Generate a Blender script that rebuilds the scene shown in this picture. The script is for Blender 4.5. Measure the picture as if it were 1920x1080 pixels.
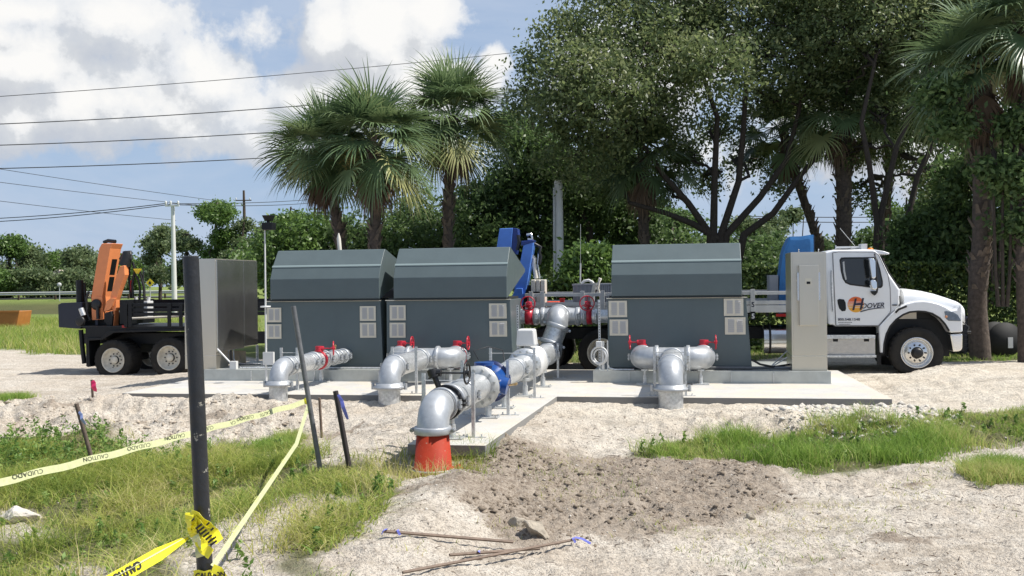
import bpy, bmesh, math, random
import numpy as np
from mathutils import Vector, Matrix
random.seed(7); rng=np.random.default_rng(11)
S=bpy.context.scene; COL=S.collection
for o in list(bpy.data.objects): bpy.data.objects.remove(o)
R=math.radians
# ---------------- camera
F=1900.; CY=527.; RO=.012; H=1.9; AL=R(-9.7)
cam=bpy.data.cameras.new('camera'); co=bpy.data.objects.new('camera',cam); COL.objects.link(co)
cr=Vector((math.cos(RO),0,-math.sin(RO))); cu=Vector((math.sin(RO),0,math.cos(RO))); cf=Vector((0,1,0))
co.matrix_world=Matrix(((cr.x,cu.x,-cf.x,0),(cr.y,cu.y,-cf.y,0),(cr.z,cu.z,-cf.z,H),(0,0,0,1)))
cam.sensor_width=36; cam.lens=36*F/1920; cam.shift_y=-(540-CY)/1920; cam.clip_start=.1; cam.clip_end=3000
S.camera=co; S.render.resolution_x=1024; S.render.resolution_y=576
S.view_settings.view_transform='Standard'; S.view_settings.look='None'; S.view_settings.exposure=0.40; S.view_settings.gamma=1
# ---------------- sun
SUNAZ=AL+R(4); EL=R(57)
sd=Vector((math.cos(EL)*math.cos(SUNAZ),math.cos(EL)*math.sin(SUNAZ),math.sin(EL)))
sl=bpy.data.lights.new('sun','SUN'); sl.energy=5.0; sl.angle=R(.55); sl.color=(1,.955,.88)
so=bpy.data.objects.new('sun',sl); COL.objects.link(so); so.rotation_euler=sd.to_track_quat('Z','Y').to_euler()
# ---------------- sky with clouds (direction based)
W=bpy.data.worlds.new('World'); S.world=W; W.use_nodes=True
nt=W.node_tree; nt.nodes.clear()
class G:
    def __init__(s,nt): s.nt=nt
    def n(s,t,**k):
        x=s.nt.nodes.new(t)
        for a,b in k.items(): setattr(x,a,b)
        return x
    def l(s,a,b): s.nt.links.new(a,b)
    def m(s,op,a,b=None,c=None,clamp=False):
        x=s.n('ShaderNodeMath',operation=op); x.use_clamp=clamp
        for i,v in enumerate((a,b,c)):
            if v is None: continue
            if isinstance(v,(int,float)): x.inputs[i].default_value=v
            else: s.l(v,x.inputs[i])
        return x.outputs[0]
    def mix(s,f,a,b,bt='MIX'):
        x=s.n('ShaderNodeMix',data_type='RGBA',blend_type=bt)
        for i,v in ((0,f),(6,a),(7,b)):
            if isinstance(v,(int,float)): x.inputs[i].default_value=v
            elif isinstance(v,tuple): x.inputs[i].default_value=v if len(v)==4 else v+(1,)
            else: s.l(v,x.inputs[i])
        return x.outputs[2]
    def ramp(s,f,pts,ip='LINEAR'):
        x=s.n('ShaderNodeValToRGB'); s.l(f,x.inputs[0]); e=x.color_ramp; e.interpolation=ip
        while len(e.elements)<len(pts): e.elements.new(.5)
        for q,(p,c) in zip(e.elements,pts): q.position=p; q.color=(c,c,c,1) if isinstance(c,(int,float)) else tuple(c)+(1,)
        return x.outputs[0]
    def noise(s,vec,sc,det=6,ro=.6,dist=0,dim='3D'):
        x=s.n('ShaderNodeTexNoise',noise_dimensions=dim); s.l(vec,x.inputs['Vector']) if vec else None
        x.inputs['Scale'].default_value=sc; x.inputs['Detail'].default_value=det; x.inputs['Roughness'].default_value=ro; x.inputs['Distortion'].default_value=dist
        return x.outputs[0]
# cloud density as a node group of a direction vector
gt=bpy.data.node_groups.new('cloud_density','ShaderNodeTree')
gt.interface.new_socket('Dir',in_out='INPUT',socket_type='NodeSocketVector'); gt.interface.new_socket('Den',in_out='OUTPUT',socket_type='NodeSocketFloat')
gi=gt.nodes.new('NodeGroupInput'); go=gt.nodes.new('NodeGroupOutput'); g=G(gt)
sep=g.n('ShaderNodeSeparateXYZ'); g.l(gi.outputs[0],sep.inputs[0])
az=g.m('ARCTAN2',sep.outputs[0],sep.outputs[1]); el=g.m('ARCSINE',sep.outputs[2])
def blob(x,y,rx,ry,w=1.):
    a0=math.atan((x-960)/F); e0=math.atan((CY-y)/F*math.cos(a0))
    dx=g.m('MULTIPLY',g.m('SUBTRACT',az,a0),F/rx); dy=g.m('MULTIPLY',g.m('SUBTRACT',el,e0),F/ry)
    d=g.m('SQRT',g.m('ADD',g.m('MULTIPLY',dx,dx),g.m('MULTIPLY',dy,dy)))
    return g.m('MULTIPLY',g.m('SUBTRACT',1,d),w)
cur=None
for b_ in [(720,70,175,110),(815,25,60,80),(640,60,100,100),(800,150,120,80,.8),(930,110,34,34,.7),(900,160,60,40,.6),(600,170,180,75,.8),(415,140,85,85),(370,100,40,40,.8),(470,210,120,70,.9),(330,200,120,80,.7),
           (60,110,110,75),(150,190,160,90,.9),(30,200,150,70,.7),(480,250,150,50,.7),(200,20,260,50,.45),(60,10,150,30,.6),(400,60,260,80,.3),(-300,150,300,120),(1250,120,160,90,.6),(1700,250,300,120,.8),(2400,100,400,200)]:
    v=blob(*b_); cur=v if cur is None else g.m('SMOOTH_MAX',cur,v,.15)
n1=g.noise(gi.outputs[0],9,10,.6,.1); n2=g.noise(gi.outputs[0],30,8,.62,.1)
glob=g.noise(gi.outputs[0],3.2,3,.5)
out=g.m('ADD',g.m('MULTIPLY_ADD',g.m('MAXIMUM',cur,-.6),.75,g.m('MULTIPLY_ADD',g.m('SUBTRACT',n1,.5),1.9,.12)),g.m('MULTIPLY',g.m('SUBTRACT',n2,.5),.6))
g.l(out,go.inputs[0])
g=G(nt)
tc=g.n('ShaderNodeTexCoord'); D=tc.outputs['Generated']
sky=g.n('ShaderNodeTexSky',sky_type='NISHITA'); sky.sun_disc=False; sky.sun_elevation=EL; sky.sun_rotation=math.pi/2-SUNAZ
sky.air_density=1.; sky.dust_density=1.6; sky.ozone_density=1.2
def den(vec):
    x=g.n('ShaderNodeGroup'); x.node_tree=gt; g.l(vec,x.inputs[0]); return x.outputs[0]
sh=g.n('ShaderNodeVectorMath',operation='ADD'); g.l(D,sh.inputs[0]); sh.inputs[1].default_value=(.022,0,.032)
d0=den(D); d1=den(sh.outputs[0])
mask=g.ramp(d0,[(.0,0),(.01,.0),(.22,.84),(.55,1)])
sh2=g.m('SUBTRACT',d0,d1)
lum=g.m('ADD',g.m('MULTIPLY',sh2,1.25),.50,clamp=True)
cloudc=g.ramp(lum,[(0,(.63,.66,.72)),(.46,(.74,.765,.80)),(.66,(.95,.96,.97)),(1,(1.06,1.05,1.03))])
# high thin veil
mp=g.n('ShaderNodeMapping'); g.l(D,mp.inputs[0]); mp.inputs['Scale'].default_value=(1,1,3.2)
veil=g.ramp(g.noise(mp.outputs[0],3.2,7,.6,.4),[(.30,0),(.58,1)])
sepw=g.n('ShaderNodeSeparateXYZ'); g.l(D,sepw.inputs[0])
hz=g.ramp(sepw.outputs[2],[(0,.85),(.10,.72),(.2,.5),(.5,.25)])
tint=g.mix(1.,sky.outputs[0],(.85,.90,.98),'MULTIPLY'); base=g.mix(hz,tint,(2.6,3.8,5.7))
base=g.mix(g.m('MULTIPLY',veil,.6),base,(4.4,5.0,6.0))
cl=g.n('ShaderNodeVectorMath',operation='SCALE'); g.l(cloudc,cl.inputs[0]); cl.inputs[3].default_value=7.0
fin=g.mix(mask,base,cl.outputs[0])
bg=g.n('ShaderNodeBackground'); g.l(fin,bg.inputs[0]); bg.inputs[1].default_value=.10
wo=g.n('ShaderNodeOutputWorld'); g.l(bg.outputs[0],wo.inputs[0])

# ---------------- frames and pixel helpers (calibration of the photo only)
CA,SA=math.cos(AL),math.sin(AL); OY=16.73
UX,UY=CA,SA; VX,VY=-SA,CA
def k_of(px,py):
    dx=px-960; dy=-(py-CY)
    return (dx*math.cos(RO)+dy*math.sin(RO))/F,(-dx*math.sin(RO)+dy*math.cos(RO))/F
def P(px,py,d): k,kz=k_of(px,py); return Vector((k*d,d,H+kz*d))
def Gz(px,py,z): k,kz=k_of(px,py); d=(z-H)/kz; return Vector((k*d,d,z))
def Q(px,py,b):
    k,kz=k_of(px,py); a=(k*(OY+b*CA)-b*VX)/(CA-k*SA); Y=OY+a*SA+b*CA
    return a,H+kz*Y
def QV(px,py,b): a,z=Q(px,py,b); return Vector((a,b,z))
def w2p(v): x,y=v[0],v[1]-OY; return Vector((x*UX+y*UY,x*VX+y*VY,v[2]))
def p2w(v): return Vector((v[0]*UX+v[1]*VX,OY+v[0]*UY+v[1]*VY,v[2]))
def GP(px,py,z=0.): return w2p(Gz(px,py,z))

# ---------------- materials
M={}
def mat(name,col,rough=.6,metal=0.,var=0.,vs=6.,col2=None,bump=0.,bs=40.,spec=.5,wear=None,emit=None,coord='Object',mapsc=None,trans=0.,rv=0.):
    m=bpy.data.materials.new(name); m.use_nodes=True; t=m.node_tree; g=G(t); b=t.nodes['Principled BSDF']
    b.inputs['Roughness'].default_value=rough; b.inputs['Metallic'].default_value=metal; b.inputs['Specular IOR Level'].default_value=spec
    c=g.n('ShaderNodeTexCoord').outputs[coord]
    if mapsc:
        mpn=g.n('ShaderNodeMapping'); g.l(c,mpn.inputs[0]); mpn.inputs['Scale'].default_value=mapsc; c=mpn.outputs[0]
    b.inputs['Base Color'].default_value=tuple(col)+(1,)
    if var or col2:
        f=g.ramp(g.noise(c,vs,6,.62),[(.3,0),(.7,1)])
        c2=col2 or tuple(x*(1-var) for x in col)
        o=g.mix(f,tuple(col),tuple(c2))
        if wear:
            f2=g.ramp(g.noise(c,wear[1],7,.7),[(wear[2],0),(wear[2]+.04,1)]); o=g.mix(f2,o,tuple(wear[0]))
        g.l(o,b.inputs['Base Color'])
    if rv:
        g.l(g.m('MULTIPLY_ADD',g.noise(c,vs*2.3,5,.6),rv,rough-rv/2,),b.inputs['Roughness'])
    if bump:
        bn=g.n('ShaderNodeBump'); bn.inputs['Strength'].default_value=bump; bn.inputs['Distance'].default_value=.02
        g.l(g.noise(c,bs,6,.6),bn.inputs['Height']); g.l(bn.outputs[0],b.inputs['Normal'])
    if emit: b.inputs['Emission Color'].default_value=tuple(emit)+(1,); b.inputs['Emission Strength'].default_value=1
    M[name]=m; return m
mat('unit_paint',(.098,.126,.131),.38,0,.12,2.2,rv=.12,spec=.45)
mat('unit_gasket',(.02,.024,.025),.6)
mat('louvre_alu',(.66,.61,.50),.42,.2,.1,9)
mat('louvre_slot',(.47,.45,.42),.5,.1)
mat('galv',(.72,.74,.75),.38,.65,.42,22,rv=.3,bump=.06,bs=50)
mat('galv_dull',(.58,.59,.58),.5,.45,.3,18,rv=.2)
mat('cast_silver',(.48,.50,.52),.40,.45,.25,9,rv=.16,bump=.08,bs=60)
mat('steel',(.60,.555,.475),.33,.85,.08,1.2,mapsc=(1,1,.5),rv=.06)
mat('steel_dark',(.68,.68,.68),.22,.95,.2,1.5,mapsc=(1,1,.4),rv=.15)
mat('red_paint',(.50,.02,.04),.35,0,.25,18)
mat('red_cone',(.36,.038,.016),.65,0,.2,6,wear=((.30,.2,.15),30,.62),bump=.1,spec=.2)
mat('blue_valve',(.010,.065,.26),.3,0,.2,9)
mat('blue_flange',(.006,.02,.11),.35,0,.2,9)
mat('black_iron',(.012,.012,.013),.45,0,.2,20,bump=.1)
mat('seam_grey',(.16,.16,.17),.6); mat('headlight_glass',(.25,.27,.29),.08,.6,.5,18); mat('amber_lens',(.5,.22,.1),.2); mat('chrome_dull',(.72,.72,.72),.22,1.,.1,5); mat('blue_dark',(.012,.04,.22),.35,0,.3,6); mat('logo_mid',(.76,.27,.05),.4)
mat('tape_print_faint',(.42,.45,.12),.6); mat('ribbon_pale',(.35,.42,.75),.5); mat('orange_skip_paint',(.45,.17,.04),.5,0,.2,3)
mat('white_plastic',(.62,.62,.61),.4,0,.06,9)
mat('brass',(.6,.42,.2),.35,.8)
mat('bolt',(.42,.43,.42),.35,.8)
mat('white_paint',(.80,.81,.82),.22,0,.03,2.)
mat('rail_white',(.62,.62,.60),.5,0,.2,5,wear=((.3,.27,.23),12,.68))
mat('glass_dark',(.012,.014,.015),.05,0,0,spec=.8)
mat('rubber',(.018,.018,.018),.75,0,.3,12,bump=.15)
mat('tyre',(.025,.024,.024),.85,0,.35,9,col2=(.05,.047,.042),bump=.2,bs=30,spec=.15)
mat('tyre_wall',(.020,.020,.020),.8,0,.35,5,col2=(.04,.037,.033),bump=.2,spec=.15)
mat('rim_white',(.74,.70,.60),.5,0,.3,12)
mat('rim_alu',(.75,.75,.74),.22,.9,.1,8)
mat('chrome',(.80,.80,.80),.12,1.)
mat('tread_plate',(.55,.53,.50),.35,.8,.15,10,bump=.5,bs=60)
mat('black_paint',(.008,.009,.011),.45,0,.2,6,spec=.3)
mat('navy_box',(.012,.016,.032),.35,0,.2,5)
mat('orange_paint',(.80,.27,.10),.42,0,.12,4,wear=((.3,.1,.05),20,.72))
mat('blue_paint',(.10,.25,.72),.35,0,.2,4)
mat('tarp_blue',(.04,.20,.48),.5,0,.25,5,bump=.5,bs=5)
mat('crate_grey',(.30,.31,.33),.6,0,.1,5)
mat('ivory',(.66,.62,.54),.5,0,.1,6)
mat('orange_plastic',(.72,.07,.015),.5)
mat('yellow_sign',(.75,.55,.03),.5)
mat('logo_orange',(.72,.14,.03),.4); mat('logo_yellow',(.80,.38,.03),.4); mat('logo_navy',(.012,.012,.035),.4)
mat('amber',(.8,.22,.01),.3)
mat('tail_red',(.35,.01,.01),.3)
mat('concrete',(.50,.49,.465),.85,0,.18,2.5,col2=(.42,.41,.385),bump=.25,bs=60)
mat('concrete_edge',(.20,.195,.185),.9,0,.3,8,bump=.3)
mat('pole_concrete',(.68,.68,.66),.8,0,.1,3)
mat('wood',(.10,.065,.045),.85,0,.4,10,mapsc=(8,8,.8),bump=.3)
mat('stake',(.13,.095,.075),.8,0,.35,14,bump=.3)
mat('stake_dark',(.035,.028,.028),.7,0,.3,14)
mat('post_black',(.018,.019,.021),.42,0,.3,9,wear=((.42,.40,.33),22,.63),bump=.3,bs=25)
mat('pipe_grey',(.17,.175,.18),.5,.3,.35,12,bump=.2)
mat('tape',(.80,.72,.03),.35,0,.1,12); mat('tape_pale',(.60,.62,.34),.35,0,.25,30)
mat('print_black',(.015,.015,.012),.6)
mat('flag_pink',(.70,.02,.12),.5); mat('ribbon_blue',(.18,.2,.62),.5)
mat('rock',(.40,.35,.28),.9,0,.35,7,bump=.8,bs=14)
mat('clod',(.22,.175,.13),.95,0,.4,9); mat('clod_sand',(.46,.39,.31),.95,0,.3,9)
mat('rock_pale',(.58,.54,.48),.9,0,.3,9,bump=.8,bs=14)
mat('wire_black',(.02,.02,.022),.6)
mat('wood_weathered',(.20,.145,.11),.8,0,.35,10,mapsc=(2,2,2),bump=.3)
mat('road',(.10,.10,.10),.9,0,.2,3)
mat('roof_tan',(.42,.36,.30),.8,0,.2,3)
mat('house_wall',(.55,.5,.42),.8)
mat('bark',(.075,.058,.045),.95,0,.5,9,mapsc=(3,3,1),bump=1.,bs=9)
mat('bark_palm',(.13,.10,.08),.95,0,.55,12,bump=1.,bs=14)
mat('boot',(.20,.155,.12),.9,0,.5,9,bump=.6,bs=12)
mat('dead_frond',(.20,.13,.085),.85,0,.5,3,col2=(.10,.062,.042))
mat('seedstalk',(.30,.24,.07),.9,0,.4,9)
def leafmat(name,cols,rough=.45,spec=.35,tr=.25):
    m=bpy.data.materials.new(name); m.use_nodes=True; t=m.node_tree; g=G(t); b=t.nodes['Principled BSDF']
    at=g.n('ShaderNodeAttribute',attribute_name='v')
    n=len(cols); o=g.ramp(at.outputs['Fac'],[(i/(n-1),c) for i,c in enumerate(cols)])
    g.l(o,b.inputs['Base Color']); b.inputs['Roughness'].default_value=rough; b.inputs['Specular IOR Level'].default_value=spec
    tl=g.n('ShaderNodeBsdfTranslucent'); mx=g.n('ShaderNodeMixShader'); mx.inputs[0].default_value=tr
    bo=g.mix(.5,o,(.10,.15,.01),'ADD') if False else o
    g.l(bo,tl.inputs[0]); g.l(b.outputs[0],mx.inputs[1]); g.l(tl.outputs[0],mx.inputs[2])
    g.l(mx.outputs[0],t.nodes['Material Output'].inputs[0]); M[name]=m
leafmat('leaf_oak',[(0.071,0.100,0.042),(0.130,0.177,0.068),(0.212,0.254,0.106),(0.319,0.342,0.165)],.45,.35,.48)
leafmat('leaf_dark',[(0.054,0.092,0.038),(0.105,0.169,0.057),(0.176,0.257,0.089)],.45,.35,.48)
leafmat('leaf_bush',[(.055,.105,.028),(.11,.19,.045),(.19,.29,.07)],.45,.4,.38)
leafmat('leaf_far',[(.085,.125,.06),(.14,.19,.085),(.22,.26,.12)],.5,.3,.38)
leafmat('leaf_palm',[(0.078,0.130,0.058),(0.130,0.195,0.085),(0.221,0.286,0.130),(0.364,0.364,0.156)],.38,.5,.28)
leafmat('leaf_hedge',[(0.039,0.072,0.023),(0.085,0.137,0.039),(0.208,0.273,0.065)],.45,.4,.35)
leafmat('grass_blade',[(.17,.25,.05),(.31,.38,.075),(.46,.47,.12),(.60,.52,.28)],.6,.25,.45)
leafmat('grass_lush',[(.15,.26,.045),(.24,.37,.065),(.35,.45,.11),(.52,.48,.20)],.6,.25,.45)
leafmat('dead_leaf',[(.10,.065,.045),(.17,.115,.08),(.27,.19,.135)],.8,.15,.1)

# ---------------- mesh builder
class MB:
    def __init__(s): s.v=[];s.f=[];s.mi=[];s.sm=[]
    def add(s,vs,fs,mi=0,sm=False):
        n=len(s.v); s.v+= [tuple(v) for v in vs]; s.f+=[tuple(i+n for i in f) for f in fs]; s.mi+=[mi]*len(fs); s.sm+=[sm]*len(fs); return s
    def box(s,a0,a1,b0,b1,z0,z1,mi=0):
        return s.hexa([(a0,b0,z0),(a1,b0,z0),(a1,b1,z0),(a0,b1,z0),(a0,b0,z1),(a1,b0,z1),(a1,b1,z1),(a0,b1,z1)],mi)
    def hexa(s,c,mi=0): return s.add(c,[(3,2,1,0),(4,5,6,7),(0,1,5,4),(1,2,6,5),(2,3,7,6),(3,0,4,7)],mi)
    def prism(s,poly,b0,b1,mi=0,axis='b'):
        n=len(poly)
        if axis=='b': A=[(p[0],b0,p[1]) for p in poly]; B=[(p[0],b1,p[1]) for p in poly]
        elif axis=='a': A=[(b0,p[0],p[1]) for p in poly]; B=[(b1,p[0],p[1]) for p in poly]
        else: A=[(p[0],p[1],b0) for p in poly]; B=[(p[0],p[1],b1) for p in poly]
        return s.add(A+B,[tuple(range(n)),tuple(range(2*n-1,n-1,-1))]+[(i,i+n,(i+1)%n+n,(i+1)%n) for i in range(n)],mi)
    def rings(s,rings,mi=0,sm=True,caps=True,closed=False):
        n=len(rings[0]); vs=[v for r in rings for v in r]; fs=[]
        m=len(rings)
        for i in range(m if closed else m-1):
            for j in range(n): fs.append((i*n+j,i*n+(j+1)%n,((i+1)%m)*n+(j+1)%n,((i+1)%m)*n+j))
        s.add(vs,fs,mi,sm)
        if caps and not closed:
            s.add(rings[0],[tuple(range(n-1,-1,-1))],mi); s.add(rings[-1],[tuple(range(n))],mi)
        return s
    def tube(s,pts,r,n=12,mi=0,caps=True,sm=True,sx=1.):
        pts=[Vector(p) for p in pts]; rr=r if isinstance(r,(list,tuple)) else [r]*len(pts)
        t0=(pts[1]-pts[0]).normalized(); up=Vector((0,0,1)) if abs(t0.z)<.9 else Vector((1,0,0))
        x=t0.cross(up).normalized(); R_=[]
        for i,p in enumerate(pts):
            t=((pts[min(i+1,len(pts)-1)]-p).normalized()+(p-pts[max(i-1,0)]).normalized()).normalized()
            x=(x-t*x.dot(t)).normalized(); y=t.cross(x)
            R_.append([p+(x*math.cos(q)*sx+y*math.sin(q))*rr[i] for q in [2*math.pi*j/n for j in range(n)]])
        return s.rings(R_,mi,sm,caps)
    def cyl(s,p,q,r,n=16,mi=0,r2=None): return s.tube([p,q],[r,r if r2 is None else r2],n,mi)
    def lathe(s,o,ax,prof,n=32,mi=0,sm=True,caps=True):
        o=Vector(o); ax=Vector(ax).normalized(); up=Vector((0,0,1)) if abs(ax.z)<.9 else Vector((1,0,0))
        x=ax.cross(up).normalized(); y=ax.cross(x)
        return s.rings([[o+ax*t+(x*math.cos(q)+y*math.sin(q))*r for q in [2*math.pi*j/n for j in range(n)]] for t,r in prof],mi,sm,caps)
    def torus(s,o,ax,R0,r,n=28,m=8,mi=0):
        o=Vector(o); ax=Vector(ax).normalized(); up=Vector((0,0,1)) if abs(ax.z)<.9 else Vector((1,0,0))
        x=ax.cross(up).normalized(); y=ax.cross(x); rg=[]
        for j in range(n):
            q=2*math.pi*j/n; e=x*math.cos(q)+y*math.sin(q)
            rg.append([o+e*(R0+r*math.cos(w))+ax*r*math.sin(w) for w in [2*math.pi*i/m for i in range(m)]])
        return s.rings(rg,mi,True,False,True)
    def ico(s,c,r,mi=0,sub=2,jit=0.,sc=(1,1,1),seed=0):
        bm=bmesh.new(); bmesh.ops.create_icosphere(bm,subdivisions=sub,radius=1); rd=random.Random(seed)
        vs=[]
        for v in bm.verts:
            k=1+rd.uniform(-jit,jit); vs.append((c[0]+v.co.x*r*k*sc[0],c[1]+v.co.y*r*k*sc[1],c[2]+v.co.z*r*k*sc[2]))
        s.add(vs,[tuple(q.index for q in f.verts) for f in bm.faces],mi,jit<.03); bm.free(); return s
def mkobj(name,mesh,mats,parent=None):
    o=bpy.data.objects.new(name,mesh); COL.objects.link(o)
    for m in (mats if isinstance(mats,(list,tuple)) else [mats]): mesh.materials.append(M[m])
    if parent: o.parent=parent
    return o
ORG={}
def build(mb,name,mats,parent=None,bevel=0.,seg=2,org=None):
    me=bpy.data.meshes.new(name); og=org if org is not None else (ORG[parent.name] if parent else Vector((0,0,0)))
    me.from_pydata([(v[0]-og[0],v[1]-og[1],v[2]-og[2]) for v in mb.v],[],mb.f)
    me.polygons.foreach_set('material_index',mb.mi); me.polygons.foreach_set('use_smooth',mb.sm)
    bm=bmesh.new(); bm.from_mesh(me); bmesh.ops.recalc_face_normals(bm,faces=bm.faces); bm.to_mesh(me); bm.free()
    o=mkobj(name,me,mats,parent); ORG[o.name]=Vector(og)
    if bevel:
        md=o.modifiers.new('bevel','BEVEL'); md.width=bevel; md.segments=seg; md.limit_method='ANGLE'; md.angle_limit=R(35); md.harden_normals=True
    return o
def tag(o,label,cat,group=None,kind=None):
    if label: o['label']=label
    if cat: o['category']=cat
    if group: o['group']=group
    if kind: o['kind']=kind
    return o
def thing(name,label,cat,base,frame='pad',group=None):
    """an Empty at the thing's base; base is in its frame's coordinates"""
    o=bpy.data.objects.new(name,None); COL.objects.link(o); o.empty_display_size=.2
    base=Vector(base)
    if frame=='pad': o.location=p2w(base); o.rotation_euler=(0,0,AL)
    else: o.location=base
    ORG[o.name]=base; return tag(o,label,cat,group)
def single(mb,name,mats,label,cat,base,frame='pad',group=None,bevel=0.,kind=None):
    base=Vector(base); o=build(mb,name,mats,None,bevel,org=base)
    if frame=='pad': o.location=p2w(base); o.rotation_euler=(0,0,AL)
    else: o.location=base
    return tag(o,label,cat,group,kind)
FONTS={}
def text(s,name,m,parent,origin,xdir,ydir,size,ext=.002,shear=0.,sx=1.,bold=0.):
    c=bpy.data.curves.new('t','FONT'); c.body=s; c.size=size; c.extrude=ext; c.shear=shear; c.offset=bold
    o=bpy.data.objects.new('t',c); COL.objects.link(o); bpy.context.view_layer.update()
    me=bpy.data.meshes.new_from_object(o.evaluated_get(bpy.context.evaluated_depsgraph_get())); bpy.data.objects.remove(o)
    x=Vector(xdir).normalized(); y=Vector(ydir).normalized(); z=x.cross(y); og=Vector(origin)-ORG[parent.name]
    for v in me.vertices: q=v.co.copy(); v.co=og+x*q.x*sx+y*q.y+z*q.z
    me.materials.clear(); return mkobj(name,me,m,parent)

# ---------------- noise for terrain
def vnoise(x,y,seed=0):
    xi=np.floor(x).astype(np.int64); yi=np.floor(y).astype(np.int64); fx=x-xi; fy=y-yi
    def h(a,b):
        n=(a*374761393+b*668265263+seed*1442695041)&0x7fffffff; n=((n^(n>>13))*1274126177)&0x7fffffff; n=(n^(n>>16))&0xffff
        return n/65535.
    u=fx*fx*(3-2*fx); v=fy*fy*(3-2*fy)
    return (h(xi,yi)*(1-u)+h(xi+1,yi)*u)*(1-v)+(h(xi,yi+1)*(1-u)+h(xi+1,yi+1)*u)*v
def fbm(x,y,sc,o=4,seed=0,g_=.5):
    r=0;a=1;t=0
    for i in range(o): r=r+a*(vnoise(x*sc,y*sc,seed+i)-.5); t+=a; a*=g_; sc*=2.03
    return r/t*2
def ss(x,a,b): t=np.clip((x-a)/(b-a),0,1); return t*t*(3-2*t)
def inpoly(x,y,poly,soft=.25,nz=None):
    """signed-distance based soft mask of a polygon"""
    x=np.asarray(x,float); y=np.asarray(y,float); d=np.full(x.shape,1e9); ins=np.zeros(x.shape,bool); n=len(poly)
    for i in range(n):
        x0,y0=poly[i][:2]; x1,y1=poly[(i+1)%n][:2]; ex,ey=x1-x0,y1-y0; L=ex*ex+ey*ey
        t=np.clip(((x-x0)*ex+(y-y0)*ey)/L,0,1); d=np.minimum(d,np.hypot(x-x0-t*ex,y-y0-t*ey))
        c=((y0>y)!=(y1>y)); xx=(x1-x0)*(y-y0)/((y1-y0) if y1!=y0 else 1e-9)+x0; ins^=c&(x<xx)
    s=np.where(ins,d,-d)
    if nz is not None: s=s+nz
    return np.clip(s/soft+.5,0,1)
# ---------------- terrain
ZG=-.32
gp=lambda L,z=ZG:[tuple(Gz(x,y,z)) for x,y in L]
G_LEFT=gp([(-500,860),(0,838),(90,826),(150,818),(240,838),(330,846),(420,826),(500,834),(560,850),(600,892),(690,898),(760,925),(740,945),(715,985),(650,1010),(625,1070),(600,1200),(-800,1200)])
BARE=[gp(L) for L in ([(455,985),(500,940),(590,935),(640,960),(560,1000),(480,1040)],[(330,1010),(350,960),(400,955),(470,1000),(560,1060),(560,1140),(330,1140)],[(-10,945),(75,945),(75,985),(-10,985)],[(120,1040),(200,1045),(200,1140),(60,1140)])]
G_RIGHT=gp([(1188,856),(1250,836),(1400,822),(1520,816),(1700,814),(1850,800),(2100,790),(2100,838),(1850,838),(1770,852),(1700,868),(1600,885),(1500,896),(1450,872),(1400,862),(1290,862)])
G_CL=[gp(L) for L in ([(1800,890),(1860,870),(1990,885),(1990,905),(1850,905)],[(-100,772),(0,752),(32,760),(36,776),(-100,782)],[(490,834),(540,822),(555,838),(500,846)])]
SOIL=gp([(842,905),(850,868),(900,850),(960,856),(1080,866),(1200,862),(1300,865),(1425,868),(1470,912),(1440,940),(1380,962),(1250,982),(1130,992),(1010,1005),(930,985),(880,965),(855,930)])
FIELD=[tuple(Gz(x,y,-.45)) for x,y in [(-900,668),(-60,650),(20,655),(60,665),(90,663),(150,668),(330,645),(480,645),(480,600),(-900,600)]]
STRIP=[tuple(Gz(x,y,-.2)) for x,y in [(1560,668),(1700,678),(1790,690),(1920,684),(2500,684),(2500,655),(1100,655),(1000,690),(1380,690)]]
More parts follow.
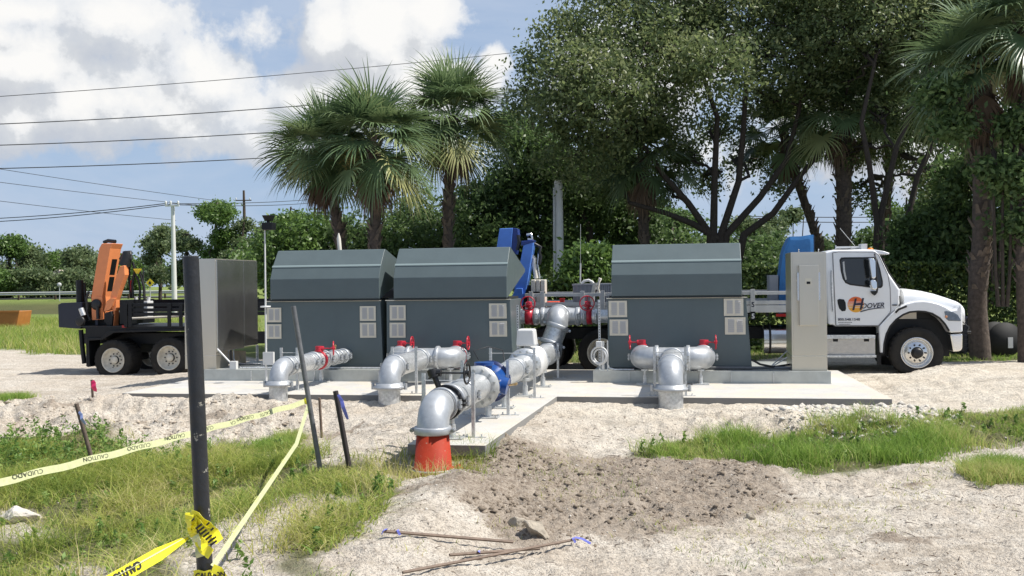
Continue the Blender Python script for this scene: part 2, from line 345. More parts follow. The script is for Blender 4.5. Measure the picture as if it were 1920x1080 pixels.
def ht(X,Y):
    X=np.asarray(X,float); Y=np.asarray(Y,float)
    x=X; y=Y-OY; a=x*UX+y*UY; b=x*VX+y*VY
    z=-.10+0*X
    pad0=((b>-.3)&(b<5)&(a>-7.4)&(a<6.4))
    z=z-.30*ss(-a,7.0,11.)*ss(b,-3,3)
    rough=ss(-b,-.2,1.2)*ss(b,-9,-3)
    dr=ss(-b,.9,2.4)*.22*ss(a,.3,2.)+ss(-b,.15,2.6)*.24*(1-ss(a,-2.4,-.9))
    z=z-dr-.10*ss(-b,2.5,6.)*ss(a,-3,1)
    # excavated edge on the left
    lf=(1-ss(a,-3.2,-2.2))*ss(a,-14,-10.)*ss(-b,.2,.9)*(1-ss(-b,2.8,4.6))
    z=z+lf*(.40*fbm(X,Y,.85,6,5,.62)+.16*np.abs(fbm(X,Y,3.0,4,9,.65))-.03)
    # rubble bank right
    rb=ss(a,2.4,3.2)*(1-ss(a,6.6,7.6))*ss(-b,1.,1.4)*(1-ss(-b,2.3,2.8))
    z=z+rb*(.22*fbm(X,Y,3.2,5,15,.65))
    # sand heap by the right end of the pad
    z=z+.16*np.exp(-(((a-8.0)/1.5)**2+((b-2.2)/1.6)**2))+.10*np.exp(-(((a-7.4)/.9)**2+((b-3.6)/.5)**2))
    z=z+.14*np.exp(-(((a-7.9)/.8)**2+((b-3.9)/.35)**2))+.10*np.exp(-(((a-8)/2.)**2+((b-2)/2.2)**2))*fbm(X,Y,2.6,5,36,.65)
    # ridge towards the camera beside the soil
    z=z+.17*np.exp(-(((X+.75-.15*(Y-9))/.42)**2+((Y-9.6)/1.3)**2))
    z=z-.10*(1-ss(X,-2.2,-1.0))*ss(Y,5,7)*(1-ss(Y,10,12))
    soil=inpoly(X,Y,SOIL,.5)
    rg=lambda sc,sd:1-2*np.abs(fbm(X,Y,sc,4,sd,.6))
    z=z+soil*(.11*fbm(X,Y,1.6,5,21)+.05*rg(3.1,22)+.03*rg(8.,23))+.10*np.exp(-(((X-2.6)/.9)**2+((Y-11.2)/.45)**2))*1
    # pits round the risers
    z=z-.16*np.exp(-(((a+.05)/.45)**2+((b+5.45)/.42)**2))
    for (px,py) in ((522,768),(730,768),(1260,768)):
        q=GP(px,py,-.15); z=z-.09*np.exp(-(((a-q[0]+.1)/.4)**2+((b-q[1])/.3)**2))
    near=np.exp(-((Y-14)/16.)**2)
    z=z+(.05*fbm(X,Y,.45,3,1)+.03*fbm(X,Y,2.2,4,2)+.030*fbm(X,Y,9.,4,3,.7)+.012*(1-2*np.abs(fbm(X,Y,17.,2,34)))*ss(-Y,-13,-9))*(near*.9+.1)+rough*near*(.05*fbm(X,Y,5,4,31,.65)+.03*rg(3.,32))+near*.030*rg(2.0,33)*ss(10-Y,-1,2)+.035*ss(Y,14,17)*near*(1-2*np.abs(fbm(X*.22,Y,1.7,4,37,.6)))*(1-pad0)
    # under the pad stay low
    pad=((b>.05)&(b<5)&(a>-7)&(a<6.0))|((b>-4.9)&(b<=.05)&(a>-.75)&(a<.55))
    z=np.where(pad,np.minimum(z,-.06),z)
    tr=inpoly(X,Y,[tuple(p2w((c,d,0)))[:2] for c,d in ((4.6,4.1),(12,4.1),(12,8),(-4,8),(-4,4.9))],.3)
    # far: field, ditch, road bank on the left
    z=z-.05*ss(Y,26,40)
    L=1-ss(X/np.maximum(Y,1),-.28,-.2)
    z=z+L*(1.0*ss(Y,99,104)-.35*ss(Y,89,92)*(1-ss(Y,96,99)))+(1-L)*.3*ss(Y,60,110)
    z=z+.25*fbm(X,Y,.05,3,41)*ss(Y,30,60)*(1-ss(Y,85,95))
    return z
def h1(X,Y): return float(ht(np.array([X]),np.array([Y]))[0])
def hp(a,b): w=p2w((a,b,0)); return h1(w[0],w[1])
def numesh(name,co,faces,mats,vcol=None,attrs=None,smooth=False,parent=None):
    me=bpy.data.meshes.new(name); k=faces.shape[1]
    me.vertices.add(len(co)); me.vertices.foreach_set('co',np.ascontiguousarray(co,np.float32).ravel())
    me.loops.add(faces.size); me.loops.foreach_set('vertex_index',np.ascontiguousarray(faces,np.int32).ravel())
    me.polygons.add(len(faces)); me.polygons.foreach_set('loop_start',np.arange(0,faces.size,k,dtype=np.int32))
    try: me.polygons.foreach_set('loop_total',np.full(len(faces),k,np.int32))
    except Exception: pass
    if smooth: me.polygons.foreach_set('use_smooth',np.ones(len(faces),bool))
    me.update(calc_edges=True)
    for n,vals in (attrs or {}).items():
        at=me.attributes.new(n,'FLOAT','POINT'); at.data.foreach_set('value',np.ascontiguousarray(vals,np.float32))
    return mkobj(name,me,mats,parent)
def terrain():
    ys=np.concatenate([np.linspace(-6,5.5,12),np.geomspace(5.6,40,620),np.geomspace(40.6,900,150)[0:]])
    ks=np.concatenate([np.linspace(-1.6,-.62,24),np.linspace(-.61,.61,760),np.linspace(.62,1.6,24)])
    YY,KK=np.meshgrid(ys,ks,indexing='ij'); XX=KK*(YY+7.)*np.where(YY<20,1,1)
    # apex behind the camera so that the sheet also lies under it
    Z=ht(XX,YY); n,m=XX.shape
    co=np.stack([XX,YY,Z],-1).reshape(-1,3); i=np.arange(n*m).reshape(n,m)
    f=np.stack([i[:-1,:-1],i[:-1,1:],i[1:,1:],i[1:,:-1]],-1).reshape(-1,4)
    X=co[:,0];Y=co[:,1]
    nz=.35*fbm(X,Y,1.3,4,51)
    gl=inpoly(X,Y,G_LEFT,.4,nz)
    for b in BARE: gl=gl*(1-.9*inpoly(X,Y,b,.4,nz))
    gr=np.maximum(gl,inpoly(X,Y,G_RIGHT,.4,nz*.6))
    for c in G_CL: gr=np.maximum(gr,inpoly(X,Y,c,.3,nz*.3))
    far=np.maximum(inpoly(X,Y,FIELD,1.,nz*2),inpoly(X,Y,STRIP,.6,nz))
    lf_=1-ss(X/np.maximum(Y,1),-.32,-.22); far=np.maximum(far,ss(Y-9*lf_,27,30+1.5*lf_+nz*3*lf_))
    ditch=(1-ss(X/np.maximum(Y,1),-.28,-.2))*ss(Y,88,90)*(1-ss(Y,101,103))
    x=X;y=Y-OY;a=x*UX+y*UY;b=x*VX+y*VY
    soil=inpoly(X,Y,SOIL,.5,.75*fbm(X,Y,1.7,6,52,.62)+.1)
    soil=np.maximum(soil,.9*ss(-b,.2,.6)*ss(fbm(X,Y,1.3,6,58,.65),.22,.45)*(a<-2)*(a>-12)); soil=np.maximum(soil,.7*ss(fbm(X,Y,.9,6,59,.65),.28,.5)*(Y<12))
    pale=ss(a,.2,1.6)*ss(b,-2.4,-1.2)+ (1-ss(a,-9,-6))*0
    o=numesh('ground',co,f,['ground'],attrs={'grassy':np.maximum(gr,far),'soil':soil,'ditch':ditch,'far':ss(Y,26,40),'pale':np.clip(pale,0,1)},smooth=True)
    tag(o,'pale sandy ground with brown dug soil and grassy edges','ground',kind='structure')
m=bpy.data.materials.new('ground'); m.use_nodes=True; t=m.node_tree; g=G(t); b=t.nodes['Principled BSDF']; M['ground']=m
tc=g.n('ShaderNodeTexCoord').outputs['Object']
A=lambda n: g.n('ShaderNodeAttribute',attribute_name=n).outputs['Fac']
s1=g.noise(tc,1.1,8,.65); s2=g.noise(tc,16,6,.7); s3=g.noise(tc,70,3,.7)
sand=g.mix(g.ramp(s1,[(.32,0),(.68,1)]),(.70,.645,.56),(.55,.475,.385))
sand=g.mix(g.ramp(s2,[(.52,0),(.66,.75)]),sand,(.27,.225,.18))
sand=g.mix(A('pale'),sand,g.mix(g.ramp(s1,[(.3,0),(.72,1)]),(.74,.68,.58),(.63,.55,.44)))
gv=g.noise(tc,46,2,.8)
sand=g.mix(g.ramp(gv,[(.55,0),(.62,.75)]),sand,(.19,.165,.145))
sand=g.mix(g.ramp(g.noise(tc,22,4,.75),[(.56,0),(.62,.55)]),sand,(.24,.20,.165))
sand=g.mix(g.ramp(s3,[(.60,0),(.66,.5)]),sand,(.72,.69,.64))
soilc=g.mix(g.ramp(s2,[(.38,0),(.6,1)]),(.42,.355,.285),(.25,.20,.155))
soilc=g.mix(g.ramp(gv,[(.54,0),(.6,.6)]),soilc,(.11,.085,.065))
soilc=g.mix(g.ramp(s1,[(.45,0),(.7,.7)]),soilc,(.42,.36,.295))
mpn=g.n('ShaderNodeMapping'); g.l(tc,mpn.inputs[0]); mpn.inputs['Scale'].default_value=(.35,2.2,1)
sand=g.mix(g.ramp(g.noise(mpn.outputs[0],1.6,7,.7),[(.5,0),(.64,.55)]),sand,(.33,.28,.22))  # stretched darker streaks: shading of the ruts put into the sand colour
c=g.mix(g.ramp(A('soil'),[(.2,0),(.7,.92)]),sand,soilc)
gc=g.mix(g.ramp(s2,[(.35,0),(.65,1)]),(.10,.115,.045),(.17,.155,.085))
gf=g.mix(g.ramp(g.noise(tc,.35,6,.6),[(.35,0),(.65,1)]),(.13,.18,.045),(.20,.235,.07))
gc=g.mix(A('far'),gc,gf)
c=g.mix(g.ramp(A('grassy'),[(.25,0),(.75,1)]),c,gc)
c=g.mix(g.m('MULTIPLY',A('ditch'),.85),c,g.mix(s2,(.05,.055,.025),(.10,.085,.05)))
g.l(c,b.inputs['Base Color']); b.inputs['Roughness'].default_value=.95; b.inputs['Specular IOR Level'].default_value=.15
bn=g.n('ShaderNodeBump'); bn.inputs['Strength'].default_value=.8; bn.inputs['Distance'].default_value=.085
g.l(g.m('ADD',g.m('MULTIPLY',s2,1.),g.m('ADD',g.m('MULTIPLY',gv,.35),g.m('MULTIPLY',s3,.25))),bn.inputs['Height']); g.l(bn.outputs[0],b.inputs['Normal'])
terrain()

# ---------------- grass, weeds and pebbles (nobody could count them)
def blades(name,pts,hts,wid,lean,matn,label,cat,col=None,segs=3):
    n=len(pts); base=np.array(pts,float)
    ang=rng.uniform(0,2*np.pi,n); fa=rng.uniform(0,2*np.pi,n); l=lean*rng.uniform(.2,1.3,n)
    wd=np.stack([np.cos(fa),np.sin(fa),0*fa],-1)*(wid*rng.uniform(.6,1.4,n))[:,None]/2
    dr=np.stack([np.cos(ang),np.sin(ang),0*ang],-1)
    vs=[];K=segs+1
    for k in range(K):
        t=k/segs; c=base+dr*(hts*l*t*t)[:,None]; c[:,2]+=hts*(t-.28*l*t*t); w=wd*(1-t*.93)
        vs+= [c-w,c+w]
    co=np.stack(vs,1).reshape(-1,3)
    i0=(np.arange(n)*2*K)[:,None]; fs=[np.concatenate([i0+2*k,i0+2*k+1,i0+2*k+3,i0+2*k+2],1) for k in range(segs)]
    f=np.stack(fs,1).reshape(-1,4)
    v=np.repeat(rng.uniform(0,1,n) if col is None else col,2*K)
    o=numesh(name,co,f,[matn],attrs={'v':np.clip(v,0,1)}); return tag(o,label,cat,kind='stuff')
def scatter(poly,n,mask=None,z=ht):
    p=np.array([q[:2] for q in poly]); lo=p.min(0); hi=p.max(0); out=[]
    lo=np.maximum(lo,[-40,4.6])
    X=rng.uniform(lo[0],hi[0],n); Y=rng.uniform(lo[1],hi[1],n)
    nz=.5*fbm(X,Y,1.3,4,51)
    w=inpoly(X,Y,poly,.5,nz)
    if mask is not None: w=w*mask(X,Y)
    k=(rng.uniform(0,1,n)<w)&(np.abs(X)<.8*Y+1.2); X=X[k];Y=Y[k]
    return np.stack([X,Y,z(X,Y)-.01],-1)
def mleft(X,Y):
    w=1
    for b in BARE: w=w*(1-.93*inpoly(X,Y,b,.4,.3*fbm(X,Y,1.5,3,8)))
    return w*(.10+.90*ss(fbm(X,Y,1.3,5,61,.6),-.22,.12))
p=scatter(G_LEFT,150000,mleft); print('grass left',len(p))
def patchcol(p,sd,sp=.3): return .45+.75*fbm(p[:,0],p[:,1],1.,4,sd)+rng.normal(0,.26,len(p))
tall=.10+.22*ss(fbm(p[:,0],p[:,1],.9,3,71),-.3,.5)
blades('grass',p,tall*rng.uniform(.5,1.4,len(p)),.009,1.7,'grass_blade','long yellow-green grass over the near left ground','grass',patchcol(p,72))
p2=scatter(G_LEFT,62000,lambda X,Y:mleft(X,Y)*ss(fbm(X,Y,.8,3,77),-.1,.2))
blades('weeds',p2,rng.uniform(.05,.14,len(p2)),.022,1.3,'grass_lush','low broad-leaved weeds among the near left grass','weeds',patchcol(p2,78))
p=scatter(G_RIGHT,80000,lambda X,Y:.15+.85*ss(fbm(X,Y,1.8,5,62,.6),-.35,.0)); print(len(p))
blades('grass',p,(.07+.2*ss(fbm(p[:,0],p[:,1],1.4,3,66),-.3,.4))*rng.uniform(.5,1.5,len(p)),.010,.9,'grass_lush','bright green grass strip below the rubble bank on the right','grass',patchcol(p,73))
for c_,nn,lab in ((G_CL[0],6000,'thin grass clump near the right edge'),(G_CL[1],5000,'grass tuft at the left edge on the sand'),(G_CL[2],2500,'small green tuft on the dug edge beside the leaning pipe')):
    p=scatter(c_,nn*3); blades('grass',p,rng.uniform(.06,.22,len(p)),.009,.9,'grass_lush',lab,'grass',patchcol(p,74))
# tuft at the ridge
rp=gp([(800,860),(930,870),(860,905),(760,915),(700,940),(690,890)],-.25)
p=scatter(rp,2600); blades('grass',p,rng.uniform(.10,.30,len(p)),.009,.9,'grass_blade','sparse tall grass in front of the red pipe base','grass',patchcol(p,75))
p=scatter(gp([(1000,860),(1920,860),(1920,1150),(600,1150),(640,1010),(760,940)]),11000,lambda X,Y:ss(fbm(X,Y,1.2,3,91),.05,.3)); print('sparse',len(p))
blades('weeds',p,rng.uniform(.02,.09,len(p)),.008,1.2,'grass_blade','scattered tiny weeds on the pale gravelly sand','weeds',patchcol(p,76))
p=scatter(FIELD,60000); p=p[(p[:,0]<-6)]
blades('grass',p,rng.uniform(.2,.6,len(p)),.03,.7,'grass_blade','tall field grass behind the dark crane truck','grass',patchcol(p,79))
NF=[tuple(Gz(x,y,-.45)) for x,y in [(-60,600),(480,600),(480,640),(150,666),(60,664),(20,650),(-60,640)]]
p=scatter(NF,70000); blades('grass',p,rng.uniform(.15,.45,len(p)),.022,.8,'grass_lush','lush tall grass just behind the dark truck','grass',patchcol(p,81))
p=scatter(STRIP,30000); blades('grass',p,rng.uniform(.06,.16,len(p)),.02,.8,'grass_lush','mown grass strip behind the white truck','grass',patchcol(p,80))
ZA=Vector((0,0,1))
leafmat('litter',[(.10,.06,.035),(.20,.13,.08),(.34,.25,.16)],.8,.1,.1)
def leafquads(c,nrm_rand,size,asp=.5):
    """c: (n,3) centres -> folded rhombus leaves"""
    n=len(c); a=rng.normal(0,1,(n,3)); a/=np.linalg.norm(a,axis=1)[:,None]; b=rng.normal(0,1,(n,3)); b-=a*(a*b).sum(1)[:,None]; b/=np.linalg.norm(b,axis=1)[:,None]
    s=size*rng.uniform(.6,1.4,n)[:,None]; co=np.stack([c-a*s,c+b*s*asp,c+a*s,c-b*s*asp],1).reshape(-1,3)
    return co,(np.arange(n)*4)[:,None]+np.arange(4)[None]
# pebbles and clods
def stones(name,pts,sz,matn,label,flat=.6):
    n=len(pts); bmv=np.array([(1,0,0),(-1,0,0),(0,1,0),(0,-1,0),(0,0,1),(0,0,-1)],float)
    bf=np.array([(0,2,4),(2,1,4),(1,3,4),(3,0,4),(2,0,5),(1,2,5),(3,1,5),(0,3,5)])
    v=bmv[None]*rng.uniform(.55,1.35,(n,6,1))*sz[:,None,None]; v+=rng.normal(0,.18,(n,6,3))*sz[:,None,None]; v[:,:,2]*=flat
    a=rng.uniform(0,6.28,n); c,s=np.cos(a)[:,None],np.sin(a)[:,None]; x=v[:,:,0]*c-v[:,:,1]*s; y=v[:,:,0]*s+v[:,:,1]*c
    v=np.stack([x,y,v[:,:,2]],-1)+np.array(pts)[:,None,:]
    f=(bf[None]+(np.arange(n)*6)[:,None,None]).reshape(-1,3)
    return tag(numesh(name,v.reshape(-1,3),f,[matn]),label,'stones',kind='stuff')
NEAR=gp([(-100,800),(2000,800),(2300,1200),(-400,1200)])
p=scatter(NEAR,140000,lambda X,Y:.2+.8*ss(fbm(X,Y,1.1,4,93),-.2,.2)); stones('pebbles',p,.005+.017*rng.power(.3,len(p))*rng.uniform(.2,1,len(p)),'rock_pale','small pale pebbles and shell bits strewn over the sand')
p=scatter(NEAR,26000,lambda X,Y:.15+.85*ss(fbm(X,Y,1.3,4,97),.0,.3)); stones('clods',p,.006+.022*rng.power(.3,len(p))*rng.uniform(.2,1,len(p)),'clod','dark bits of soil and bark lying on the near sand')
p=scatter(SOIL,30000,lambda X,Y:.2+.8*ss(fbm(X,Y,2,4,94),0,.3)); stones('clods',p,.008+.045*rng.power(.3,len(p))*rng.uniform(.2,1,len(p)),'clod','dark crumbs of dug soil beside the pad spur')
p=scatter(NEAR,9000,lambda X,Y:.1+.9*ss(fbm(X,Y,1.0,4,98),.05,.3)); co,f=leafquads(p+np.array([0,0,.012]),None,.013,.45); tag(numesh('leaf_litter',co,f,['litter'],attrs={'v':np.repeat(rng.uniform(0,1,len(p)),4)}),'dry brown leaf bits and bark flakes littering the sand','leaf litter',kind='stuff')
p=scatter(NEAR,900); mb=MB()
for w in p:
    an=rng.uniform(0,6.28); L_=rng.uniform(.03,.16); d_=Vector((math.cos(an),math.sin(an),rng.uniform(-.05,.2))); w=Vector(w)+ZA*.014; mb.tube([w,w+d_*L_*.5+Vector((rng.uniform(-.01,.01),rng.uniform(-.01,.01),.004)),w+d_*L_],[.0035,.003,.0015],4)
single(mb,'twigs','wood','thin dry twigs scattered over the near sand','twigs',(0,0,0),'world',kind='stuff')
BANK=[tuple(Gz(x,y,-.2)) for x,y in [(1430,785),(1500,768),(1620,765),(1740,775),(1820,800),(1700,815),(1450,808)]]
p=scatter(BANK,3200); stones('rubble',p,.02+.09*rng.power(.35,len(p))*rng.uniform(.2,1,len(p)),'rock_pale','broken pale rubble on the bank in front of the pad')
LB=[tuple(Gz(x,y,-.2)) for x,y in [(-20,800),(60,740),(190,755),(400,752),(540,770),(600,800),(520,840),(300,835),(100,820)]]
p=scatter(LB,16000,lambda X,Y:.2+.8*ss(fbm(X,Y,2,4,95),0,.3)); stones('clods',p,.01+.06*rng.power(.3,len(p))*rng.uniform(.2,1,len(p)),'clod_sand','sandy clods along the dug edge on the left')
# ---------------- concrete pad
A0=GP(229,737); A1=GP(352,712); B0=GP(1673,748); B1=GP(1559,688); C0=GP(1044,743); D0=GP(910,835)
fr=lambda a: A0[1]+(B0[1]-A0[1])*(a-A0[0])/(B0[0]-A0[0])
ext=lambda p,q,b:(p[0]+(q[0]-p[0])*(b-p[1])/(q[1]-p[1]),b)
SPL=-.42
poly=[(A0[0],A0[1]),(SPL,fr(SPL)),(SPL,D0[1]),(D0[0],D0[1]),(C0[0],fr(C0[0])),(B0[0],B0[1]),ext(B0,B1,5.),ext(A0,A1,5.)]
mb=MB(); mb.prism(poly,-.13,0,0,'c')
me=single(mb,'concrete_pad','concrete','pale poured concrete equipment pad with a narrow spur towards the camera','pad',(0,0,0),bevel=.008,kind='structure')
m=bpy.data.materials['concrete'].node_tree; g=G(m); bb=m.nodes['Principled BSDF']
tc=g.n('ShaderNodeTexCoord').outputs['Object']; old=bb.inputs['Base Color'].links[0].from_socket
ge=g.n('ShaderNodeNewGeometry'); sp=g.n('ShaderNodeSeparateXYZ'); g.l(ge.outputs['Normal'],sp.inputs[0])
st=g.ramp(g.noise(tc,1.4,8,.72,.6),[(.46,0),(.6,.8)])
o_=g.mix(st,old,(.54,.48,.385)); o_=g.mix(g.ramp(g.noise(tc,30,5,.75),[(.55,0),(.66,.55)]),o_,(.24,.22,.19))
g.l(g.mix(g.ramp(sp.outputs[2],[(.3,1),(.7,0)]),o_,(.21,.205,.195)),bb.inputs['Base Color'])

# ---------------- steel skids
def skid(a0,a1,label,ribs):
    b0,b1=2.28,4.55; t=thing('steel_skid',label,'skid',((a0+a1)/2,b0,0),group='galvanised equipment skids on the pad')
    m=MB(); h=.21
    for (y0,y1,s) in ((b0,b0+.008,1),(b1-.008,b1,-1)):
        m.box(a0,a1,y0,y1,.0,h)
        m.box(a0,a1,min(y0,y0+s*.09)+.0,max(y1,y1+s*.09),h,h+.010); m.box(a0,a1,min(y0,y0-s*.035),max(y1,y1-s*.0),0.001,.012)
    m.box(a0,a0+.008,b0+.01,b1-.01,0,h-.001); m.box(a1-.008,a1,b0+.01,b1-.01,0,h-.001); build(m,'channel','skid_galv',t)
    for r in ribs:
        m=MB(); m.box(r,r+.012,b0-.032,b0-.001,.013,h-.012); build(m,'rib','galv',t)
    m=MB(); m.box(a0+.01,a1-.01,b0+.10,b1-.10,h-.02,h+.002); build(m,'deck_plate','skid_galv',t); return t
mat('skid_galv',(.50,.52,.50),.45,.45,.2,5,rv=.2)
XL=Q(382,700,2.28)[0]; XR=Q(1558,700,2.28)[0]; XM0=Q(1112,700,2.28)[0]; XM1=Q(968,700,2.28)[0]
skid(XL,XM1,'long galvanised steel skid under the two left pump units',[XL+x for x in (1.0,2.3,3.6,4.9,5.6)])
skid(XM0,XR,'shorter galvanised steel skid under the right pump unit and cabinet',[XM0+.66,XR-1.0,XR-1.75])

# ---------------- pump units
def louvre(a0,a1,z0,z1,b,par,tilt=0):
    m=MB(); m.box(a0,a1,b-.014,b-.001,z0,z1); w=a1-a0; h=z1-z0
    for cx in (.30,.72):
        for k in range(7):
            z=z0+h*(.17+.11*k); c=a0+w*cx
            m.hexa([(c-w*.15,b-.0155,z),(c+w*.15,b-.0155,z),(c+w*.15,b-.0145,z),(c-w*.15,b-.0145,z),(c-w*.15,b-.024,z-.012),(c+w*.15,b-.024,z-.012),(c+w*.15,b-.0145,z+.02),(c-w*.15,b-.0145,z+.02)],1)
    build(m,'louvre_panel',['louvre_alu','louvre_slot'],par,.003,1)
def unit(pxl,pxr,hxl,hxr,lv,label,tap,tz=0):
    b=2.75; al=Q(pxl,560,b)[0]; ar=Q(pxr,560,b)[0]; zt=1.545; z0=.235; bk=4.45
    t=thing('pump_enclosure',label,'pump enclosure',((al+ar)/2,b,z0),group='dark green pump enclosures on the pad')
    m=MB(); T=tap
    m.hexa([(al-.0,b-.03,z0),(ar+T,b-.03,z0),(ar+T,bk,z0),(al-.0,bk,z0),(al,b,zt),(ar,b,zt),(ar,bk-.35,zt),(al,bk-.35,zt)],0)
    build(m,'body','unit_paint',t,.012)
    m=MB(); m.box(al-.015,ar+T+.02,b-.05,bk+.02,z0-.035,z0-.001); build(m,'base_flange','unit_gasket',t)
    m=MB(); m.box(al-.02,ar+.02,b-.022,b+.02,zt-.005,zt+.012); build(m,'top_trim','louvre_alu',t)
    m=MB(); m.box(al+.03,ar-.03,b+.04,bk-.5,zt+.001,zt+.05); build(m,'gasket','unit_gasket',t)
    hl=Q(hxl,560,b-.02)[0]; hr=Q(hxr,560,b-.02)[0]; y=b-.05; hb=1.575
    prof=[(y+.02,hb),(y,hb+.02),(y,1.99),(y+.13,2.24),(y+.41,2.565),(y+.47,2.575),(y+2.3,2.16),(y+2.28,2.10)]
    # clamshell: outer shell with open underside
    m=MB(); th=.03
    def pr(o): return [(p[0]+ (o if i<4 else 0 if i<6 else -o),p[1]-(0 if i<3 else o)) for i,p in enumerate(prof)]
    outp=prof; inp=[(y+th,hb+.02),(y+th,hb+.04),(y+th,1.98),(y+.155,2.21),(y+.42,2.53),(y+.48,2.54),(y+2.25,2.14),(y+2.25,2.11)]
    n=len(outp)
    for q0,q1 in ((hl,hr),):
        A=[(q0,p[0],p[1]) for p in outp]; B=[(q1,p[0],p[1]) for p in outp]; C=[(q0+th,p[0],p[1]) for p in inp]; D_=[(q1-th,p[0],p[1]) for p in inp]
        fs=[]
        for i in range(n-1): fs.append((i,i+1,n+i+1,n+i)); fs.append((2*n+i+1,2*n+i,3*n+i,3*n+i+1))
        fs+= [tuple(range(n-1,-1,-1)),tuple(range(n,2*n)),tuple(range(2*n,3*n)),tuple(range(4*n-1,3*n-1,-1))]
        m.add(A+B+C+D_,fs)
        m.add([A[0],B[0],D_[0],C[0]],[(0,1,2,3)]); m.add([A[-1],B[-1],D_[-1],C[-1]],[(3,2,1,0)])
        m.add([A[0],C[0],C[-1],A[-1]],[(0,1,2,3)]); m.add([B[0],D_[0],D_[-1],B[-1]],[(3,2,1,0)])
    hd=build(m,'hood','unit_paint',t)
    md=hd.modifiers.new('bevel','BEVEL'); md.width=.008; md.segments=2; md.limit_method='ANGLE'; md.angle_limit=R(12); md.harden_normals=True
    m=MB(); m.hexa([(hl-.004,y+.112,2.225),(hr+.004,y+.112,2.225),(hr+.004,y+.15,2.25),(hl-.004,y+.15,2.25),(hl-.004,y+.118,2.243),(hr+.004,y+.118,2.243),(hr+.004,y+.146,2.268),(hl-.004,y+.146,2.268)]); build(m,'highlight_strip','seam_highlight',hd)  # thin paler strip painting a highlight along the hood seam
    m=MB(); m.box(hl+.01,hr-.01,y-.012,y+.02,hb-.025,hb-.001); build(m,'hinge','unit_gasket',hd)
    for (x0,x1,y0,y1) in lv:
        a0,z1=Q(x0,y0,b-.01); a1,z0_=Q(x1,y1,b-.01); louvre(a0,a1,z0_,z1,b-.03*(1-(z0_-.235)/1.31)-.004,t)
    return t,al,ar
mat('seam_highlight',(.20,.25,.25),.35)  # lighter green: the seam's highlight put in as colour
Z3=lambda x,y:(640+x/3.376,420+y/3.376)
U1=unit(500,713,508,712,[(501,528,577,604),(501,528.5,608,635),(675,705,574,601.5),(675.5,706,605,633)],'leftmost green pump enclosure with its hood raised beside the steel cabinet',.05)
U2=unit(724.5,956,739,951,[(731,761,572.5,600.5),(731,761,605,633),(917,950,569,597),(918,951,602,631)],'middle green pump enclosure with its hood raised in front of the blue crane',.06)
U3=unit(1139,1399,1147,1391,[(1141,1176,564,594.5),(1143,1178,599,629),(1357,1394,560,592),(1359,1398,595,627)],'rightmost green pump enclosure with its hood raised in front of the white flatbed',.09)

# ---------------- stainless control cabinets
def cabinet(px0,px1,label,right):
    b=2.45; a1=Q(px1,600,b)[0]; a0=Q(px0,600,b)[0]; h0,h1_=.215,2.36 if right else 2.42
    t=thing('control_cabinet',label,'cabinet',((a0+a1)/2,b,h0)); D=2.0 if not right else 1.0
    m=MB(); 
    if right:
        m.box(a0,a1,b,b+D,h0,h1_)
        build(m,'body','steel',t,.006)
        m=MB(); m.box(a0-.005,a1+.005,b-.006,b+D+.004,h0+.262,h0+.272); build(m,'seam','steel_dark',t)
        m=MB(); q=lambda x,y:Q(x,y,b-.1)
        c0,z1=q(1497.5,497.5); c1,z0=q(1535,610); m.box(c0,c1,b-.17,b-.001,z0,z1)
        bx=build(m,'disconnect_box','steel',t,.008)
        m=MB(); e0,f1=Q(1510,522,b-.18); e1,f0=Q(1522,534,b-.18); m.box(e0,e1,b-.182,b-.1702,f0,f1); build(m,'display','louvre_alu',bx)
        m=MB(); e0,f1=Q(1512.5,528,b-.19); e1,f0=Q(1519.5,532.5,b-.19); m.box(e0,e1,b-.186,b-.1822,f0,f1); build(m,'window','black_paint',bx)
        for s in (c0-.03,c1+.002):
            m=MB()
            m.box(s,s+.028,b-.14,b-.02,z0+.45,z0+.95)
            for k in range(10): m.box(s-.003,s+.031,b-.145,b-.142,z0+.48+k*.045,z0+.50+k*.045)
            build(m,'side_vent','steel_dark',bx)
        m=MB(); m.box(a0+.03,a1-.03,b-.01,b-.001,h0+.29,h1_-.03); build(m,'door','steel',t,.004)
        for s in (a0+.15,a1-.12):
            m=MB(); m.torus((s,b+.1,h1_+.03),(1,0,0),.025,.006,14,6); build(m,'lifting_eye','galv',t)
    else:
        m.box(a0,a1,b,b+.55,h0,h1_); m.box(a0,a1-.004,b+.551,b+D,h0+.36,h1_-.003); build(m,'body','steel',t,.006)
        m=MB(); m.box(a0-.003,a1+.003,b-.006,b+.5,h0+.262,h0+.270); build(m,'seam','steel_dark',t)
        for k,(y0,y1) in enumerate(((.56,1.27),(1.285,1.97))):
            m=MB(); m.box(a1-.003,a1+.022,b+y0-.52 if k==0 else b+y0,b+y1,h0+.34+.03*k,h1_-.02); build(m,'door','steel_dark',t,.004)
        
        for la in (a1+.03,a0+.06):
            m=MB(); m.cyl((la,b+1.9,h0),(la,b+1.9,h0+.36),.03,10); build(m,'leg','galv',t)
        m=MB(); m.box(a1-.35,a1-.05,b+1.2,b+1.5,h0+.0,h0+.26); build(m,'junction_box','cardboard_steel',t,.004)
        for k in range(4):
            m=MB(); x=a1-.05-.06*k; m.tube([(x,b+.9,h0+.36),(x,b+.9,h0+.15),(x+.06,b+.85,h0+.05),(x+.3,b+.8,h0+.03),(x+.9,b+.8,h0+.03)],.018,8); build(m,'conduit','pipe_grey' if k%2 else 'galv',t)
    return t
mat('cardboard_steel',(.45,.38,.28),.5,.3,.1,6)
cabinet(1484,1550.5,'tall stainless steel cabinet between the right pump enclosure and the white cab',True)
cabinet(346,404.5,'big stainless steel cabinet with dark mirror-like side doors beside the left pump enclosure',False)
